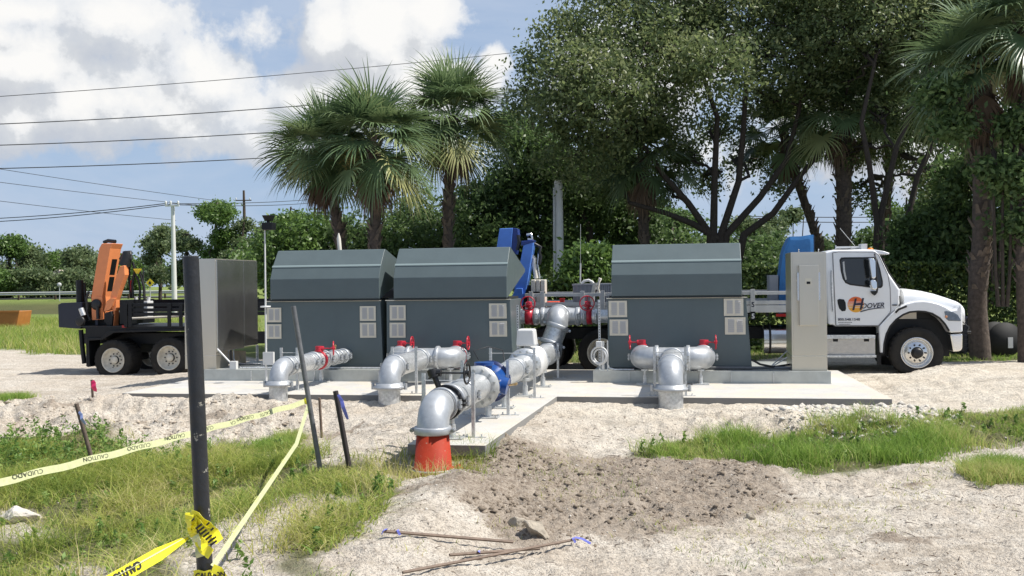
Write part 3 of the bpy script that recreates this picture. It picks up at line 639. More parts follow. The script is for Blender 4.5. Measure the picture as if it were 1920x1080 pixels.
# ---------------- piping
def ringprof(r,w,h): return [(-w/2,r),(-w/2,r+h*.75),(-w/2+w*.15,r+h),(w/2-w*.15,r+h),(w/2,r+h*.75),(w/2,r)]
def coupling(par,o,ax,r,m='cast_silver',w=.085,h=.028,lug=None):
    """grooved coupling: ring with two bolted lugs"""
    o=Vector(o); ax=Vector(ax).normalized(); mb=MB(); mb.lathe(o,ax,ringprof(r-.002,w,h),40,0,True,False)
    up=Vector((0,0,1)) if abs(ax.z)<.9 else Vector((0,1,0)); sd_=ax.cross(up).normalized() if lug is None else Vector(lug)
    for s in (-1,1):
        c=o+sd_*s*(r+h+.022); tt=ax.cross(sd_).normalized()
        for q in (-1,1):
            mb.cyl(c+tt*q*.008-ax*0,c+tt*q*.04,.026,8)
        mb.cyl(c-tt*.062,c+tt*.062,.012,8,1); mb.cyl(c+tt*.045,c+tt*.062,.02,6,1); mb.cyl(c-tt*.062,c-tt*.045,.02,6,1)
    return build(mb,'coupling',[m,'bolt'],par)
def pipe(par,name,p,q,r,m='galv',n=36,r2=None,parts=()):
    mb=MB(); p=Vector(p); q=Vector(q); ax=(q-p).normalized(); L=(q-p).length
    mb.lathe(p,ax,[(0,r),(L,r if r2 is None else r2)],n,0,True,False)
    return build(mb,name,m,par)
def elbow(par,c0,d0,d1,Rr,r,m='cast_silver',n=36,seam=True,ns=14):
    """quarter bend from c0 leaving along d0, turning to d1"""
    c0=Vector(c0); d0=Vector(d0).normalized(); d1=Vector(d1).normalized(); C=c0+d1*Rr; mb=MB(); rg=[]; ax=d0.cross(d1).normalized()
    pts=[C-d1*Rr*math.cos(q)+d0*Rr*math.sin(q) for q in [math.pi/2*i/ns for i in range(ns+1)]]
    pts=[c0-d0*.04]+pts+[pts[-1]+d1*.04]
    tg=[d0]+[d0*math.cos(q)+d1*math.sin(q) for q in [math.pi/2*i/ns for i in range(ns+1)]]+[d1]
    for p,t_ in zip(pts,tg):
        y=ax.cross(t_); k=1.035
        rg.append([p+(ax*math.cos(w)+y*math.sin(w))*r*k for w in [2*math.pi*j/n for j in range(n)]])
    mb.rings(rg,0,True,False)
    if seam:
        ol=[p-(t_.cross(ax))*(-1)*0+ (ax.cross(t_)*1.0)*r*1.036 for p,t_ in zip(pts,tg)]
        mb.tube(ol,.006,6,0)
    return build(mb,'elbow',m,par),pts[-1]
def handwheel(par,c,ax,R0,m,shaft=None,hub=.03):
    mb=MB(); c=Vector(c); ax=Vector(ax).normalized(); mb.torus(c,ax,R0,.012,30,8); up=Vector((0,0,1)) if abs(ax.z)<.9 else Vector((1,0,0))
    x=ax.cross(up).normalized(); y=ax.cross(x)
    for i in range(3):
        q=2*math.pi*i/3+.5; mb.cyl(c,c+(x*math.cos(q)+y*math.sin(q))*R0,.009,8)
    mb.cyl(c-ax*.03,c+ax*.03,hub,12)
    if shaft is not None: mb.cyl(c,shaft,.011,8)
    return build(mb,'handwheel',m,par)
def butterfly(par,c,ax,r,up,m,wdir,wd,R0,stem=.12,w=.07):
    """wafer valve: body ring, neck, gearbox with side handwheel"""
    c=Vector(c); ax=Vector(ax).normalized(); up=Vector(up).normalized(); mb=MB()
    mb.lathe(c,ax,[(-w/2,r),(-w/2,r+.035),(w/2,r+.035),(w/2,r)],36,0,True,False); mb.cyl(c+up*r,c+up*(r+stem),.035,12)
    o=build(mb,'butterfly_valve',m,par)
    g_=c+up*(r+stem+.035); mb=MB(); mb.cyl(g_-up*.045,g_+up*.045,.062,14); x=Vector(wdir).normalized()
    mb.tube([g_-x*.05,g_+x*.1],.045,8); mb.lathe(g_-up*.055,up,[(0,.05),(0,.082),(.018,.082),(.018,.05)],12)
    build(mb,'gearbox',m,o,.004); handwheel(o,g_+x*wd,x,R0,m,g_); return o
def flange(mb,c,ax,r,R1,w,nb=12,mi=0,bi=1):
    c=Vector(c); ax=Vector(ax).normalized(); mb.lathe(c,ax,[(0,r),(0,R1),(w,R1),(w,r)],44,mi,True,False)
    up=Vector((0,0,1)) if abs(ax.z)<.9 else Vector((1,0,0)); x=ax.cross(up).normalized(); y=ax.cross(x)
    for i in range(nb):
        q=2*math.pi*(i+.5)/nb; p=c+(x*math.cos(q)+y*math.sin(q))*(r+R1+.01)/2
        mb.cyl(p-ax*.03,p+ax*(w+.03),.019,6,bi)
ZA=Vector((0,0,1)); BA=Vector((0,1,0)); AA=Vector((1,0,0)); PZ=.475
# main line towards the camera
t=thing('main_pipeline','long silver pipeline with blue check valve rising from the red base on the spur','pipeline',(0,-5.41,-.2))
r=.176; ml=lambda b:Vector((.0+.02*(b+5.41),b,PZ)); MD=(ml(1)-ml(0)).normalized()
mb=MB(); c=Vector((0,-5.41,0)); mb.lathe(c,ZA,[(-.42,.235),(-.235,.222),(-.23,.243),(-.19,.243),(-.185,.214),(.26,.178),(.265,.16)],40)
mb.cyl(c+Vector((.16,.04,-.30)),c+Vector((.31,.05,-.185)),.05,12)
rb=build(mb,'reducer_base','red_cone',t)
mb=MB(); mb.torus(c+ZA*-.20,ZA,.238,.012,40,6); build(mb,'clamp_band','galv_dull',rb)
el,e=elbow(t,c+ZA*.215,ZA,BA,.26,r)
coupling(t,c+ZA*.235,ZA,r+.008,w=.085,h=.03,lug=(1,0,0))
PZ0=.47
p0=Vector((.0,-5.10,PZ0)); 
coupling(t,ml(-5.02),MD,r+.006,h=.02,w=.05); coupling(t,ml(-4.84),MD,r+.004,m='black_iron',w=.05,h=.026); coupling(t,ml(-4.66),MD,r+.004,h=.03,w=.08)
pipe(t,'spool',ml(-5.08),ml(-3.05),r)
mb=MB(); cc=ml(-4.5)
o=butterfly(t,ml(-4.84),MD,r,(-.38,0,.92),'black_iron',(1,-.08,0),.42,.125,.17,.05)
coupling(t,ml(-4.02),MD,r+.002,h=.026)
mb=MB(); flange(mb,ml(-3.08),MD,r-.01,.285,.04,12,0,1); build(mb,'flange',['galv_dull','bolt'],t)
mb=MB(); mb.lathe(ml(-3.03),MD,[(0,.25),(.05,.25),(.14,.22),(.30,.22),(.42,.235),(.52,.22),(.62,.24),(.70,.25)],40)
mb.cyl(ml(-2.7)+ZA*.1,ml(-2.7)+ZA*.30,.11,16); mb.cyl(ml(-2.7)+ZA*.26,ml(-2.7)+ZA*.305,.14,10)
mb.cyl(ml(-2.55)+AA*.1,ml(-2.55)+AA*.30-ZA*.05,.12,16)
cv=build(mb,'check_valve',['blue_valve'],t)
mb=MB(); flange(mb,ml(-2.33),MD,r-.01,.295,.055,10,0,1); build(mb,'flange',['blue_flange','bolt'],cv)
mb=MB(); flange(mb,ml(-3.03),MD,.245,.285,.03,12,0,1); build(mb,'flange',['blue_flange','bolt'],cv)
mb=MB(); mb.cyl(ml(-2.42)+Vector((.27,-.06,-.04)),ml(-2.42)+Vector((.40,-.06,-.02)),.014,8); mb.cyl(ml(-2.42)+Vector((.40,-.10,-.02)),ml(-2.42)+Vector((.40,-.0,-.02)),.02,8); build(mb,'petcock','brass',cv)
pipe(t,'spool',ml(-2.28),ml(.55),r)
coupling(t,ml(-1.95),MD,r,h=.014,w=.05); coupling(t,ml(-.55),MD,r,h=.026); coupling(t,ml(-.38),MD,r,h=.014,w=.04)
for q in (.42,1.28):
    mb=MB(); flange(mb,ml(q),MD,r-.01,.285,.045,12); build(mb,'flange',['galv','bolt'],t)
mb=MB(); mb.lathe(ml(.47),MD,[(0,.20),(.01,.275),(.78,.275),(.80,.20)],40); fm=build(mb,'flow_meter','white_plastic',t)
mb=MB(); q=ml(.75); mb.cyl(q+ZA*.25,q+ZA*.33,.06,14); mb.hexa([tuple(q+Vector(v)) for v in [(-.17,-.17,.31),(.17,-.17,.31),(.17,.17,.31),(-.17,.17,.31),(-.15,-.15,.60),(.14,-.15,.60),(.14,.15,.60),(-.15,.15,.60)]]); build(mb,'meter_head','white_plastic',fm,.035,3)
r=.200; pipe(t,'spool',ml(1.32),ml(3.45),r); coupling(t,ml(1.6),MD,r,h=.024); coupling(t,ml(2.9),MD,r,h=.016,w=.04)
# bend up, sloping riser and header
HZ=1.165; hb=3.95; ha=ml(3.8).x+.10
r=.21; vx=Q(1034,625,3.6)[0]; rb_=Vector((vx,3.6,PZ)); 
mb=MB(); mb.tube([ml(3.3),ml(3.42)+AA*.0,Vector((vx,3.52,PZ+.03)),Vector((vx,3.58,PZ+.09)),Vector((vx,3.6,PZ+.16))],r*1.035,32,0,False); build(mb,'elbow','cast_silver',t)
ra_=Vector((-.02,0,.14)); rt_=Vector((.11,.06,.50)); rx_=(rt_-ra_).normalized(); pipe(t,'riser_pipe',rb_+ra_,rb_+rt_,r); coupling(t,rb_+ra_+rx_*.04,rx_,r+.004,h=.03); coupling(t,rb_+rt_,rx_,r+.004,h=.03); vx+=.13
HZ=1.165; hb=4.05; el,e=elbow(t,rb_+rt_+ZA*.03,ZA,BA,.17,r,seam=False)
hc=Vector((vx,hb,HZ)); hr_=.138
xl=U2[2]+.02; xr=U3[1]-.0
mb=MB(); mb.cyl(e,hc,r*1.03,32); mb.tube([hc-AA*.36,hc-AA*.2,hc,hc+AA*.2,hc+AA*.36],[.16,.18,r,.18,.16],32); mb.ico(hc,r*1.02,0,3); build(mb,'tee','cast_silver',t)
coupling(t,e+BA*.03,BA,r+.004,h=.03)
pipe(t,'header_pipe',(xl,hb,HZ),(hc.x-.3,hb,HZ),hr_,'galv'); pipe(t,'header_pipe',(hc.x+.3,hb,HZ),(xr,hb,HZ),hr_,'galv')
for dx in (-.36,.36): coupling(t,hc+AA*dx,AA,.162,h=.03)
for dx in (-.50,.50): coupling(t,hc+AA*dx,AA,hr_+.012,h=.026)
for px in (993,1103):
    vx=Q(px,597,hb)[0]; s=-1 if px<1000 else 1
    butterfly(t,(vx,hb,HZ),AA,hr_-.01,(0,-.25,1),'red_paint',(0,-1,.1),.16,.145,.10,.16)
    coupling(t,(vx-.17,hb,HZ),AA,hr_,m='galv',h=.022,w=.06); coupling(t,(vx+.17,hb,HZ),AA,hr_,m='galv',h=.022,w=.06)
mb=MB(); mb.tube([ml(-2.6)+Vector((-.1,0,.33)),ml(-2.6)+Vector((-.16,-.05,.46)),ml(-2.5)+Vector((.0,.1,.50)),ml(-2.2)+Vector((.13,.2,.42)),ml(-2.2)+Vector((.17,.1,.27))],.008,6); build(mb,'hose','wire_black',cv)

# discharge manifolds
def manifold(px,py,r,label,bt_,wl,wr):
    q=GP(px,py,-.17); a=q[0]; b=-.25; a=Q(px,740,b)[0]
    t=thing('discharge_manifold',label,'pipe manifold',(a,b,-.2),group='silver discharge pipes rising in front of the pad')
    pipe(t,'riser_pipe',(a,b,-.5),(a,b,.20),r+.004,'galv')
    Rr=.30 if r>.17 else .27; z0=PZ-Rr
    mb=MB(); mb.lathe((a,b,z0+.01),ZA,[(-.045,r),(-.045,r+.085),(.0,r+.085),(.01,r+.05),(.045,r+.045),(.05,r)],40); 
    for s in (-1,1): mb.cyl((a+s*(r+.10),b,z0-.05),(a+s*(r+.10),b,z0+.05),.03,8)
    build(mb,'coupling','cast_silver',t)
    elbow(t,(a,b,z0+.02),ZA,BA,Rr-.02,r)
    tc=Vector((a+.0,bt_,PZ)) 
    e0=b+Rr; coupling(t,(a,e0+.03,PZ),BA,r+.004,h=.026)
    pipe(t,'spool',(a,e0,PZ),(a,bt_-.32,PZ),r); coupling(t,(a,bt_-.36,PZ),BA,r+.004,h=.024)
    ra=r*1.04
    if wl is not None:
        mb=MB(); mb.cyl(tc-BA*.36,tc,r*1.03,32); mb.cyl(tc-AA*.26,tc+AA*.26,r*1.03,32); build(mb,'tee','cast_silver',t)
        for s in (-1,1):
            c=tc+AA*s*.28; coupling(t,c,AA,r+.008,h=.04,w=.07)
            el,e=elbow(t,c+AA*s*.03,AA*s,BA,.24,r*1.04,seam=False)
            coupling(t,e,BA,r+.006,h=.026,w=.06)
            butterfly(t,e+BA*.09,BA,r-.01,(0,0,1),'red_paint',AA*(wl if s<0 else wr),.23,.125,.05,.06)
            rd=MB(); rd.lathe(e+BA*.13,BA,[(0,r),(.06,r),(.22,r*.8),(.4,r*.8)],32,0,True,False); build(rd,'reducer','galv',t); coupling(t,e+BA*.36,BA,r*.8,h=.024,w=.06)
            # stand under the bend
            x=(c+AA*s*.22).x; mb=MB(); y=bt_+.06
            mb.cyl((x,y,.0),(x,y,.16),.038,14); mb.cyl((x,y,.1),(x,y,PZ-r),.022,10); mb.cyl((x,y,PZ-r-.04),(x,y,PZ-r-.012),.07,14); mb.box(x-.15,x+.15,y-.13,y+.10,.001,.02)
            build(mb,'stand','galv',t)
    return t,a
T3,a3=manifold(1258,768,.19,'right discharge pipe with two side bends and red wheels before the right enclosure',2.0,-1,1)
T2,a2=manifold(730,766,.18,'middle discharge pipe with two side bends and red wheels before the middle enclosure',2.0,1,1)
# left line: one straight run
q=Q(522,740,-.25); a=q[0]; b=-.25; r=.152
t=thing('discharge_manifold','left discharge pipe running straight into the leftmost enclosure','pipe manifold',(a,b,-.2),group='silver discharge pipes rising in front of the pad')
pipe(t,'riser_pipe',(a,b,-.5),(a,b,.20),r+.004,'galv'); z0=PZ-.27
mb=MB(); mb.lathe((a,b,z0+.01),ZA,[(-.04,r),(-.04,r+.07),(.0,r+.07),(.01,r+.05),(.04,r+.045),(.05,r)],40)
for s in (-1,1): mb.cyl((a+s*(r+.09),b,z0-.05),(a+s*(r+.09),b,z0+.05),.028,8)
build(mb,'coupling','cast_silver',t); elbow(t,(a,b,z0+.02),ZA,BA,.25,r)
ae=Q(650,655,2.72)[0]; P0=Vector((a,b+.25,PZ)); P1=Vector((ae,2.72,PZ)); dv=(P1-P0).normalized(); L=(P1-P0).length
pipe(t,'spool',P0,P0+dv*(L*.62),r); rd=MB(); rd.lathe(P0+dv*L*.62,dv,[(0,r),(.25,r*.8),(L*.38,r*.8)],32,0,True,False); build(rd,'reducer','galv',t)
for k,(w,h) in ((.03,(.06,.028)),(.10,(.04,.016)),(.36,(.05,.016)),(.43,(.07,.028)),(.60,(.06,.026)),(.76,(.06,.026)),(.84,(.05,.02)),(.93,(.06,.024))): coupling(t,P0+dv*L*k,dv,r if k<.61 else r*.82,w=w,h=h)
butterfly(t,P0+dv*L*.52,dv,r-.01,ZA,'red_paint',(.95,.3,0),.27,.125,.04,.06)
mb=MB(); qq=P0+dv*L*.8+ZA*(r*.8); mb.cyl(qq,qq+ZA*.12,.014,8); mb.box(qq.x-.02,qq.x+.02,qq.y-.02,qq.y+.02,qq.z+.09,qq.z+.11); build(mb,'gauge','brass',t)

# pipe stands and strut frames
def stand(px,py,label,top=PZ-.18,b=None):
    q=GP(px,py,0); x,y=q[0],q[1]
    t=thing('pipe_stand',label,'pipe stand',(x,y,0),group='adjustable stands under the pipes')
    mb=MB(); mb.box(x-.15,x+.15,y-.13,y+.13,.001,.016); 
    for sx in (-1,1):
        for sy in (-1,1): mb.cyl((x+sx*.12,y+sy*.10,.0),(x+sx*.12,y+sy*.10,.035),.012,6)
    build(mb,'base_plate','galv_dull',t)
    mb=MB(); mb.cyl((x,y,.016),(x,y,.17),.045,16); mb.cyl((x,y,.15),(x,y,top-.02),.03,14); build(mb,'column','galv',t)
    mb=MB(); mb.cyl((x,y,top-.045),(x,y,top-.005),.075,16); build(mb,'saddle','galv',t)
for px,py,l in ((848,822,'pipe stand nearest the red base under the main line'),(916,783,'pipe stand just behind the blue valve'),(946,765,'pipe stand under the spool beyond the blue flange'),(985,742,'pipe stand under the white flow meter'),(1018,725,'pipe stand farthest along the main line'),(603,716,'single pipe stand under the left discharge pipe')):
    stand(px,py,l)
def strut(x,y,z1,par=None,w=.041,nm='post'):
    mb=MB(); mb.box(x-w/2,x+w/2,y-w/2,y-w/2+.004,.006,z1); mb.box(x-w/2,x-w/2+.004,y-w/2+.004,y+w/2,.006,z1); mb.box(x+w/2-.004,x+w/2,y-w/2+.004,y+w/2,.006,z1); mb.box(x-w/2+.004,x+w/2-.004,y+w/2-.012,y+w/2-.003,.006,z1)
    mb.box(x-.11,x+.16,y-.03,y+.03,.0006,.0055)
    for sx in (-.08,.1): mb.cyl((x+sx,y,.005),(x+sx,y,.04),.011,6)
    return build(mb,nm,'galv',par)
def frame(px,py,pyt,dx,label,rod=True):
    q=GP(px,py,0); x,y=q[0],q[1]; d=(OY+x*UY+y*VY); z1=P(px,pyt,d).z; x2=x+dx
    t=thing('pipe_support',label,'pipe support frame',((x+x2)/2,y,0),group='galvanised strut frames around the pipes')
    strut(x,y,z1,t); strut(x2,y,z1+.0,t)
    if rod:
        mb=MB(); mb.cyl((min(x,x2)-.03,y,z1-.09),(max(x,x2)+.03,y,z1-.09),.007,6); build(mb,'rod','galv_dull',t)
    return t
frame(888,820,700,-.62,'nearest strut frame on the spur, before the blue check valve')
frame(953,778,676,-.66,'strut frame between blue check valve and white flow meter')
frame(1002.5,746,652,-.72,'strut frame just behind the white flow meter')
frame(1046.5,709,644,-.40,'farthest strut frame by the foot of the sloping riser')
frame(781,738,650,-.42,'strut frame across the middle discharge pipe')
frame(885,691,638,-.95,'strut frame behind the right bend of the middle discharge pipe')
frame(1286,742,650,-.50,'strut frame across the right discharge pipe')
frame(558,731,652,-.30,'strut frame across the left discharge pipe near the pad edge')
frame(655,690,639,-.30,'strut frame beside the leftmost enclosure wall')
for px,py,pt,l in ((971,700,572,'perforated strut post beside the middle enclosure'),(1124,703,562,'perforated strut post beside the right enclosure')):
    x,z=Q(px,640,2.6); mb=MB(); y=2.6; z1=Q(px,pt,2.6)[1]; w=.041
    mb.box(x-w/2,x+w/2,y,y+.004,.21,z1); mb.box(x-w/2,x-w/2+.004,y,y+w,.21,z1); mb.box(x+w/2-.004,x+w/2,y,y+w,.21,z1)
    zz=.25
    while zz<z1-.03: mb.box(x-.007,x+.007,y-.0015,y-.0005,zz,zz+.028,1); zz+=.05
    single(mb,'strut_post',['galv','black_paint'],l,'post',(x,y,.21))
# ---------------- wheels
def wheel(par,a,b,z,r=.51,w=.28,style='steel',dual=False,yaw=0,mt=('tyre','tyre_wall')):
    c=Vector((a,b,z)); ax=-BA
    # pivot object: tyre is the wheel mesh, rim is its sub-part
    mb=MB(); k=r/.51
    pr=[(0,.31*k),(.012,.33*k),(.03,.40*k),(.035,.46*k),(.012,.495*k),(-.02,.508*k),(-w+.03,.508*k),(-w,.48*k),(-w,.33*k)]
    mb.lathe(c,ax,pr[:5],56,1,True,False); mb.lathe(c,ax,pr[4:],56,0,True,False)
    for i in range(56):  # tread blocks
        if i%2: continue
        q=2*math.pi*i/56; q2=2*math.pi*(i+1)/56
        P_=lambda an,t_,rr: c+ax*t_+Vector((math.cos(an),0,math.sin(an)))*rr
        for t0,t1 in ((.0,-.08),(-.10,-w+.03)):
            mb.hexa([P_(q,t0,r*.99),P_(q2,t0,r*.99),P_(q2,t1,r*.99),P_(q,t1,r*.99),P_(q,t0,r*1.012),P_(q2,t0,r*1.012),P_(q2,t1,r*1.012),P_(q,t1,r*1.012)],0)
    o=build(mb,'wheel',[mt[0],mt[1]],par)
    mb=MB(); dp=-.13 if dual else .0
    if dual: prof=[(.0,.315*k),(.018,.312*k),(.018,.295*k),(-.02,.285*k),(-.10,.262*k),(-.125,.20*k),(-.12,.12*k),(-.10,.10*k),(-.04,.095*k),(-.02,.07*k),(-.02,.001)]
    else: prof=[(.0,.315*k),(.02,.312*k),(.02,.292*k),(-.01,.285*k),(-.05,.262*k),(-.03,.24*k),(.03,.16*k),(.035,.12*k)]
    mb.lathe(c,ax,prof,48,0,True,False); build(mb,'rim','rim_white' if style=='steel' else 'rim_alu',o)
    mb=MB(); t0=-.125 if dual else .03
    for i in range(10):
        q=2*math.pi*i/10; p=c+Vector((math.cos(q),0,math.sin(q)))*(.16*k if dual else .165*k); mb.cyl(p+ax*(t0-.01),p+ax*(t0+.03),.017,6)
    build(mb,'lug_nuts','rubber',o)
    mb=MB(); mb.lathe(c,ax,[(t0,.11*k),(t0+.05,.105*k),(t0+.09,.085*k),(t0+.10,.06*k),(t0+.10,.0001)],24,0,True,False); build(mb,'hub','black_iron',o)
    if not dual:
        mb=MB()
        for i in range(10):
            q=2*math.pi*(i+.5)/10; p=c+Vector((math.cos(q),0,math.sin(q)))*.235*k; mb.cyl(p-ax*.0,p-ax*.018,.016,10)
        pass
    else:
        mb=MB()
        for i in range(2):
            q=math.pi*i+1.2; p=c+Vector((math.cos(q),0,math.sin(q)))*.225*k; mb.cyl(p-ax*.118,p-ax*.128,.026,12)
        build(mb,'hand_hole','rubber',o)
    return o
# ---------------- white flatbed truck
BT=5.2; GT=-.17
t=thing('flatbed_truck','white truck with orange sun logo on its door and a flatbed reaching behind the enclosures','truck',(*QV(1719,703,BT)[:2],GT)); WT=t
def pp(L,b=BT,sx=0): return [Q(x,y,b) for x,y in L]
Zc=lambda L:[(1540+x/4.,450+y/4.) for x,y in L]
TB=BT+2.25
cabp=pp(Zc([(52,636),(22,100),(35,88),(95,72),(400,72),(440,110),(505,245),(592,372),(590,480),(560,520),(520,560),(430,648),(108,648),(90,636)]))
mb=MB(); mb.prism(cabp,BT+.02,TB); cab=build(mb,'cab','white_paint',t,.06,3)
# roof cap with sun visor
roofp=pp(Zc([(30,92),(50,78),(300,68),(405,72),(470,82),(517,98),(512,108),(480,108),(430,106),(405,96),(60,98)]))
mb=MB(); mb.prism(roofp,BT+.05,TB-.05); build(mb,'roof','white_paint',t,.02,2)
# door outline and panel
doorp=pp(Zc([(110,640),(86,96),(130,88),(400,90),(430,112),(500,260),(517,360),(521,530),(515,545),(430,642)]),BT)
mb=MB(); mb.prism(doorp,BT+.008,BT+.019); dr=build(mb,'door','white_paint',t,.004,2)
cx=sum(p[0] for p in doorp)/len(doorp)
mb=MB()
for i in range(len(doorp)):
    p,q=doorp[i],doorp[(i+1)%len(doorp)]; mb.tube([(p[0],BT+.010,p[1]),(q[0],BT+.010,q[1])],.009,6)
build(mb,'door_seal','seam_grey',dr)
winp=pp(Zc([(136,150),(148,132),(170,130),(395,128),(418,140),(440,210),(462,310),(462,345),(448,360),(400,362),(215,338),(180,322),(160,290),(145,230)]),BT)
mb=MB(); mb.prism(winp,BT+.003,BT+.012); wn=build(mb,'window','rubber',dr)
ctr=Vector((sum(p[0] for p in winp)/len(winp),sum(p[1] for p in winp)/len(winp)))
ip=[(ctr.x+(p[0]-ctr.x)*.93,ctr.y+(p[1]-ctr.y)*.90) for p in winp]
mb=MB(); mb.prism(ip,BT-.001,BT+.008); build(mb,'pane','glass_dark',wn)
mb=MB(); mb.prism(pp(Zc([(160,165),(172,160),(178,230),(190,295),(180,300),(166,240)])),BT-.004,BT-.0015); build(mb,'inner_trim','galv_dull',wn)
hp_=pp(Zc([(120,450),(135,442),(170,446),(183,470),(186,515),(180,532),(155,535),(135,515),(124,480)]))
mb=MB(); mb.prism(hp_,BT-.002,BT+.012); dh=build(mb,'handle','black_paint',dr,.004)
# A pillar windscreen seen edge-on
wsp=[Q(1540+x/4.,450+y/4.,BT) for x,y in [(445,118),(508,248),(585,365)]]
mb=MB(); a_=[(p[0]+.012,p[1]) for p in wsp]
mb.add([(p[0]+.0,BT+.10,p[1]) for p in a_]+[(p[0]+.07,TB-.4,p[1]) for p in a_]+[(p[0]-.03,BT+.10,p[1]) for p in a_]+[(p[0]-.03,TB-.4,p[1]) for p in a_],[(0,1,4,3),(1,2,5,4),(6,9,10,7),(7,10,11,8),(0,3,9,6),(2,8,11,5),(0,6,7,1),(1,7,8,2),(3,4,10,9),(4,5,11,10)]); build(mb,'windscreen','glass_dark',t)
mb=MB(); 
for p,q in zip(wsp,wsp[1:]): mb.tube([(p[0]+.01,BT+.07,p[1]),(q[0]+.01,BT+.07,q[1])],.018,8)
mb.tube([(wsp[2][0]-.02,BT+.1,wsp[2][1]+.03),(wsp[2][0]+.12,BT+.5,wsp[2][1]+.04),(wsp[1][0]+.1,BT+.8,wsp[1][1]-.1)],.012,6); build(mb,'wiper','rubber',t)
# hood and fender
hoodp=pp(Zc([(592,372),(620,362),(680,368),(780,385),(880,412),(960,442),(1015,462),(1046,482),(1052,500),(1056,600),(1058,690),(980,692),(940,640),(600,520)]),BT)
mb=MB(); st=[]
N_=10
top=[(592,368),(650,364),(740,376),(830,397),(920,426),(1000,455),(1040,474),(1054,500)]
rg=[]
for i,(x,y) in enumerate(top):
    a,z=Q(1540+x/4.,450+y/4.,BT+.5); f=i/(len(top)-1); hw=.98-.14*f; zb=1.19 if i<6 else .9; mid=BT+1.12; zt=z
    cs=[]
    for q in [0,.12,.3,.5,.72,.88,1]:
        an=math.pi*q; sx=-math.cos(an); cy=math.sin(an)
        cs.append((a,mid+hw*math.copysign(abs(sx)**.55,sx),zb+(zt-zb)*(.62+.38*abs(cy)**.5)))
    rg.append([(a,mid-hw,zb)]+cs+[(a,mid+hw,zb)])
mb.rings(rg,0,True,True); build(mb,'hood','white_paint',t)
fo=[(430,660),(432,646),(520,556),(590,500),(640,476),(700,460),(760,456),(820,462),(880,478),(930,500),(975,528),(1015,520),(1046,480),(1054,510),(1058,690),(962,696)]
arc=[(955,680),(925,630),(885,585),(830,552),(780,538),(725,534),(660,540),(610,560),(560,595),(515,645),(485,705),(468,780),(464,850),(440,850)]
mb=MB(); mb.prism(pp(Zc(fo+arc)),BT-.04,BT+.34); build(mb,'fender','white_paint',t,.035,3)
mb=MB()
for p,q in zip(arc,arc[1:]):
    (a0,z0),(a1,z1)=pp(Zc([p,q])); mb.tube([(a0,BT-.03,z0),(a1,BT-.03,z1)],.02,8)
build(mb,'arch_lip','rubber',t)
mb=MB(); mb.prism(pp(Zc(arc+[(450,850),(955,850)][::1])),BT+.36,BT+.40); build(mb,'wheel_well','black_paint',t)
mb=MB(); (a0,z0),(a1,z1)=pp(Zc([(610,596),(738,545)])); mb.box(a0,a1,BT+.30,BT+.35,z0,z1); build(mb,'air_duct','ivory',t)
mb=MB(); ai,zi=Q(1650,600,BT+.4); ao,zo=Q(1778,622,BT+.4); mb.box(ai,ao,BT+.33,TB-.5,.25,1.02); build(mb,'engine_bay','black_paint',t)
for (L,mm,nm) in (([(918,535),(935,532),(985,540),(1020,562),(1042,600),(1040,608),(950,606),(930,590)],'headlight_glass','headlight'),):
    mb=MB(); mb.prism(pp(Zc(L)),BT-.055,BT-.02); hl=build(mb,nm,mm,t,.01,2)
    mb=MB(); a,z=Q(1540+955/4.,450+575/4.,BT); mb.ico((a-.06,BT-.055,z),.028,0,2,0,(1,.5,1)); build(mb,'indicator','amber_lens',hl)
(a0,z0),(a1,z1)=pp(Zc([(962,706),(1058,836)])); mb=MB()
mb.prism(pp(Zc([(962,706),(1060,702),(1058,815),(1040,834),(985,838)])),BT-.02,TB-.02); build(mb,'bumper','chrome',t,.03,3)
mb=MB(); a,z=Q(1802,590,BT+.5); mb.box(a-.05,a+.02,BT+.35,TB-.35,.35,1.15); build(mb,'grille','black_paint',t)
mb=MB(); (a2,z2),(a3,z3)=pp(Zc([(1060,602),(1118,655)])); mb.tube([(a2,BT+.2,z2),(a3,BT+.1,z3),(a3-.03,BT+.1,z3-.08)],.012,6); mb.cyl((a3-.05,BT+.05,z3-.1),(a3+.02,BT+.05,z3-.1),.03,8); build(mb,'hook','black_iron',t)
mb=MB(); mb.prism(pp(Zc([(533,484),(570,484),(570,492),(533,492)])),BT-.004,BT+.018); mb.prism(pp(Zc([(585,420),(592,420),(594,505),(588,505)])),BT-.002,BT+.02); build(mb,'trim','rubber',t)
mb=MB(); mb.tube([QV(1540+x/4.,450+y/4.,BT-.05) for x,y in [(556,545),(580,520),(600,512),(640,496)]],.022,8); build(mb,'hood_latch','rubber',t)
# emblem and lettering on the door
PX=lambda x,y:QV(1560+x/10.8,540+y/10.8,BT-.0)
c=PX(482,335); rl=PX(650,335).x-c.x; hh=c.z-PX(482,495).z
nb=9
for i in range(9):
    f0=[-1,-.72,-.5,-.3,-.1,.1,.28,.44,.40][i]; 
bands=[(-1,-.42,'logo_yellow'),(-.36,-.20,'logo_yellow'),(-.13,.0,'logo_mid'),(.06,.17,'logo_mid'),(.22,.31,'logo_orange'),(.36,1.,'logo_orange')]
for f0,f1,mm in bands:
    L=[];Rr=[]
    for k in range(13):
        f=f0+(f1-f0)*k/12; w=math.sqrt(max(0,1-f*f)); Rr.append((c.x+rl*w,c.z+hh*f)); L.append((c.x-rl*w,c.z+hh*f))
    if len(Rr)>2:
        mb=MB(); mb.prism(Rr+L[::-1],BT+.0045,BT+.0078); build(mb,'sun_emblem',mm,dr)
sh_=Vector((0,0,1)); up_=PX(482,100)-PX(482,300); rt=(PX(1100,360)-PX(600,385)).normalized()
text('H','lettering','logo_navy',dr,PX(395,445)-BA*.001,(1,0,.05),(0,0,1),.33,.002,.25,.9,.006)
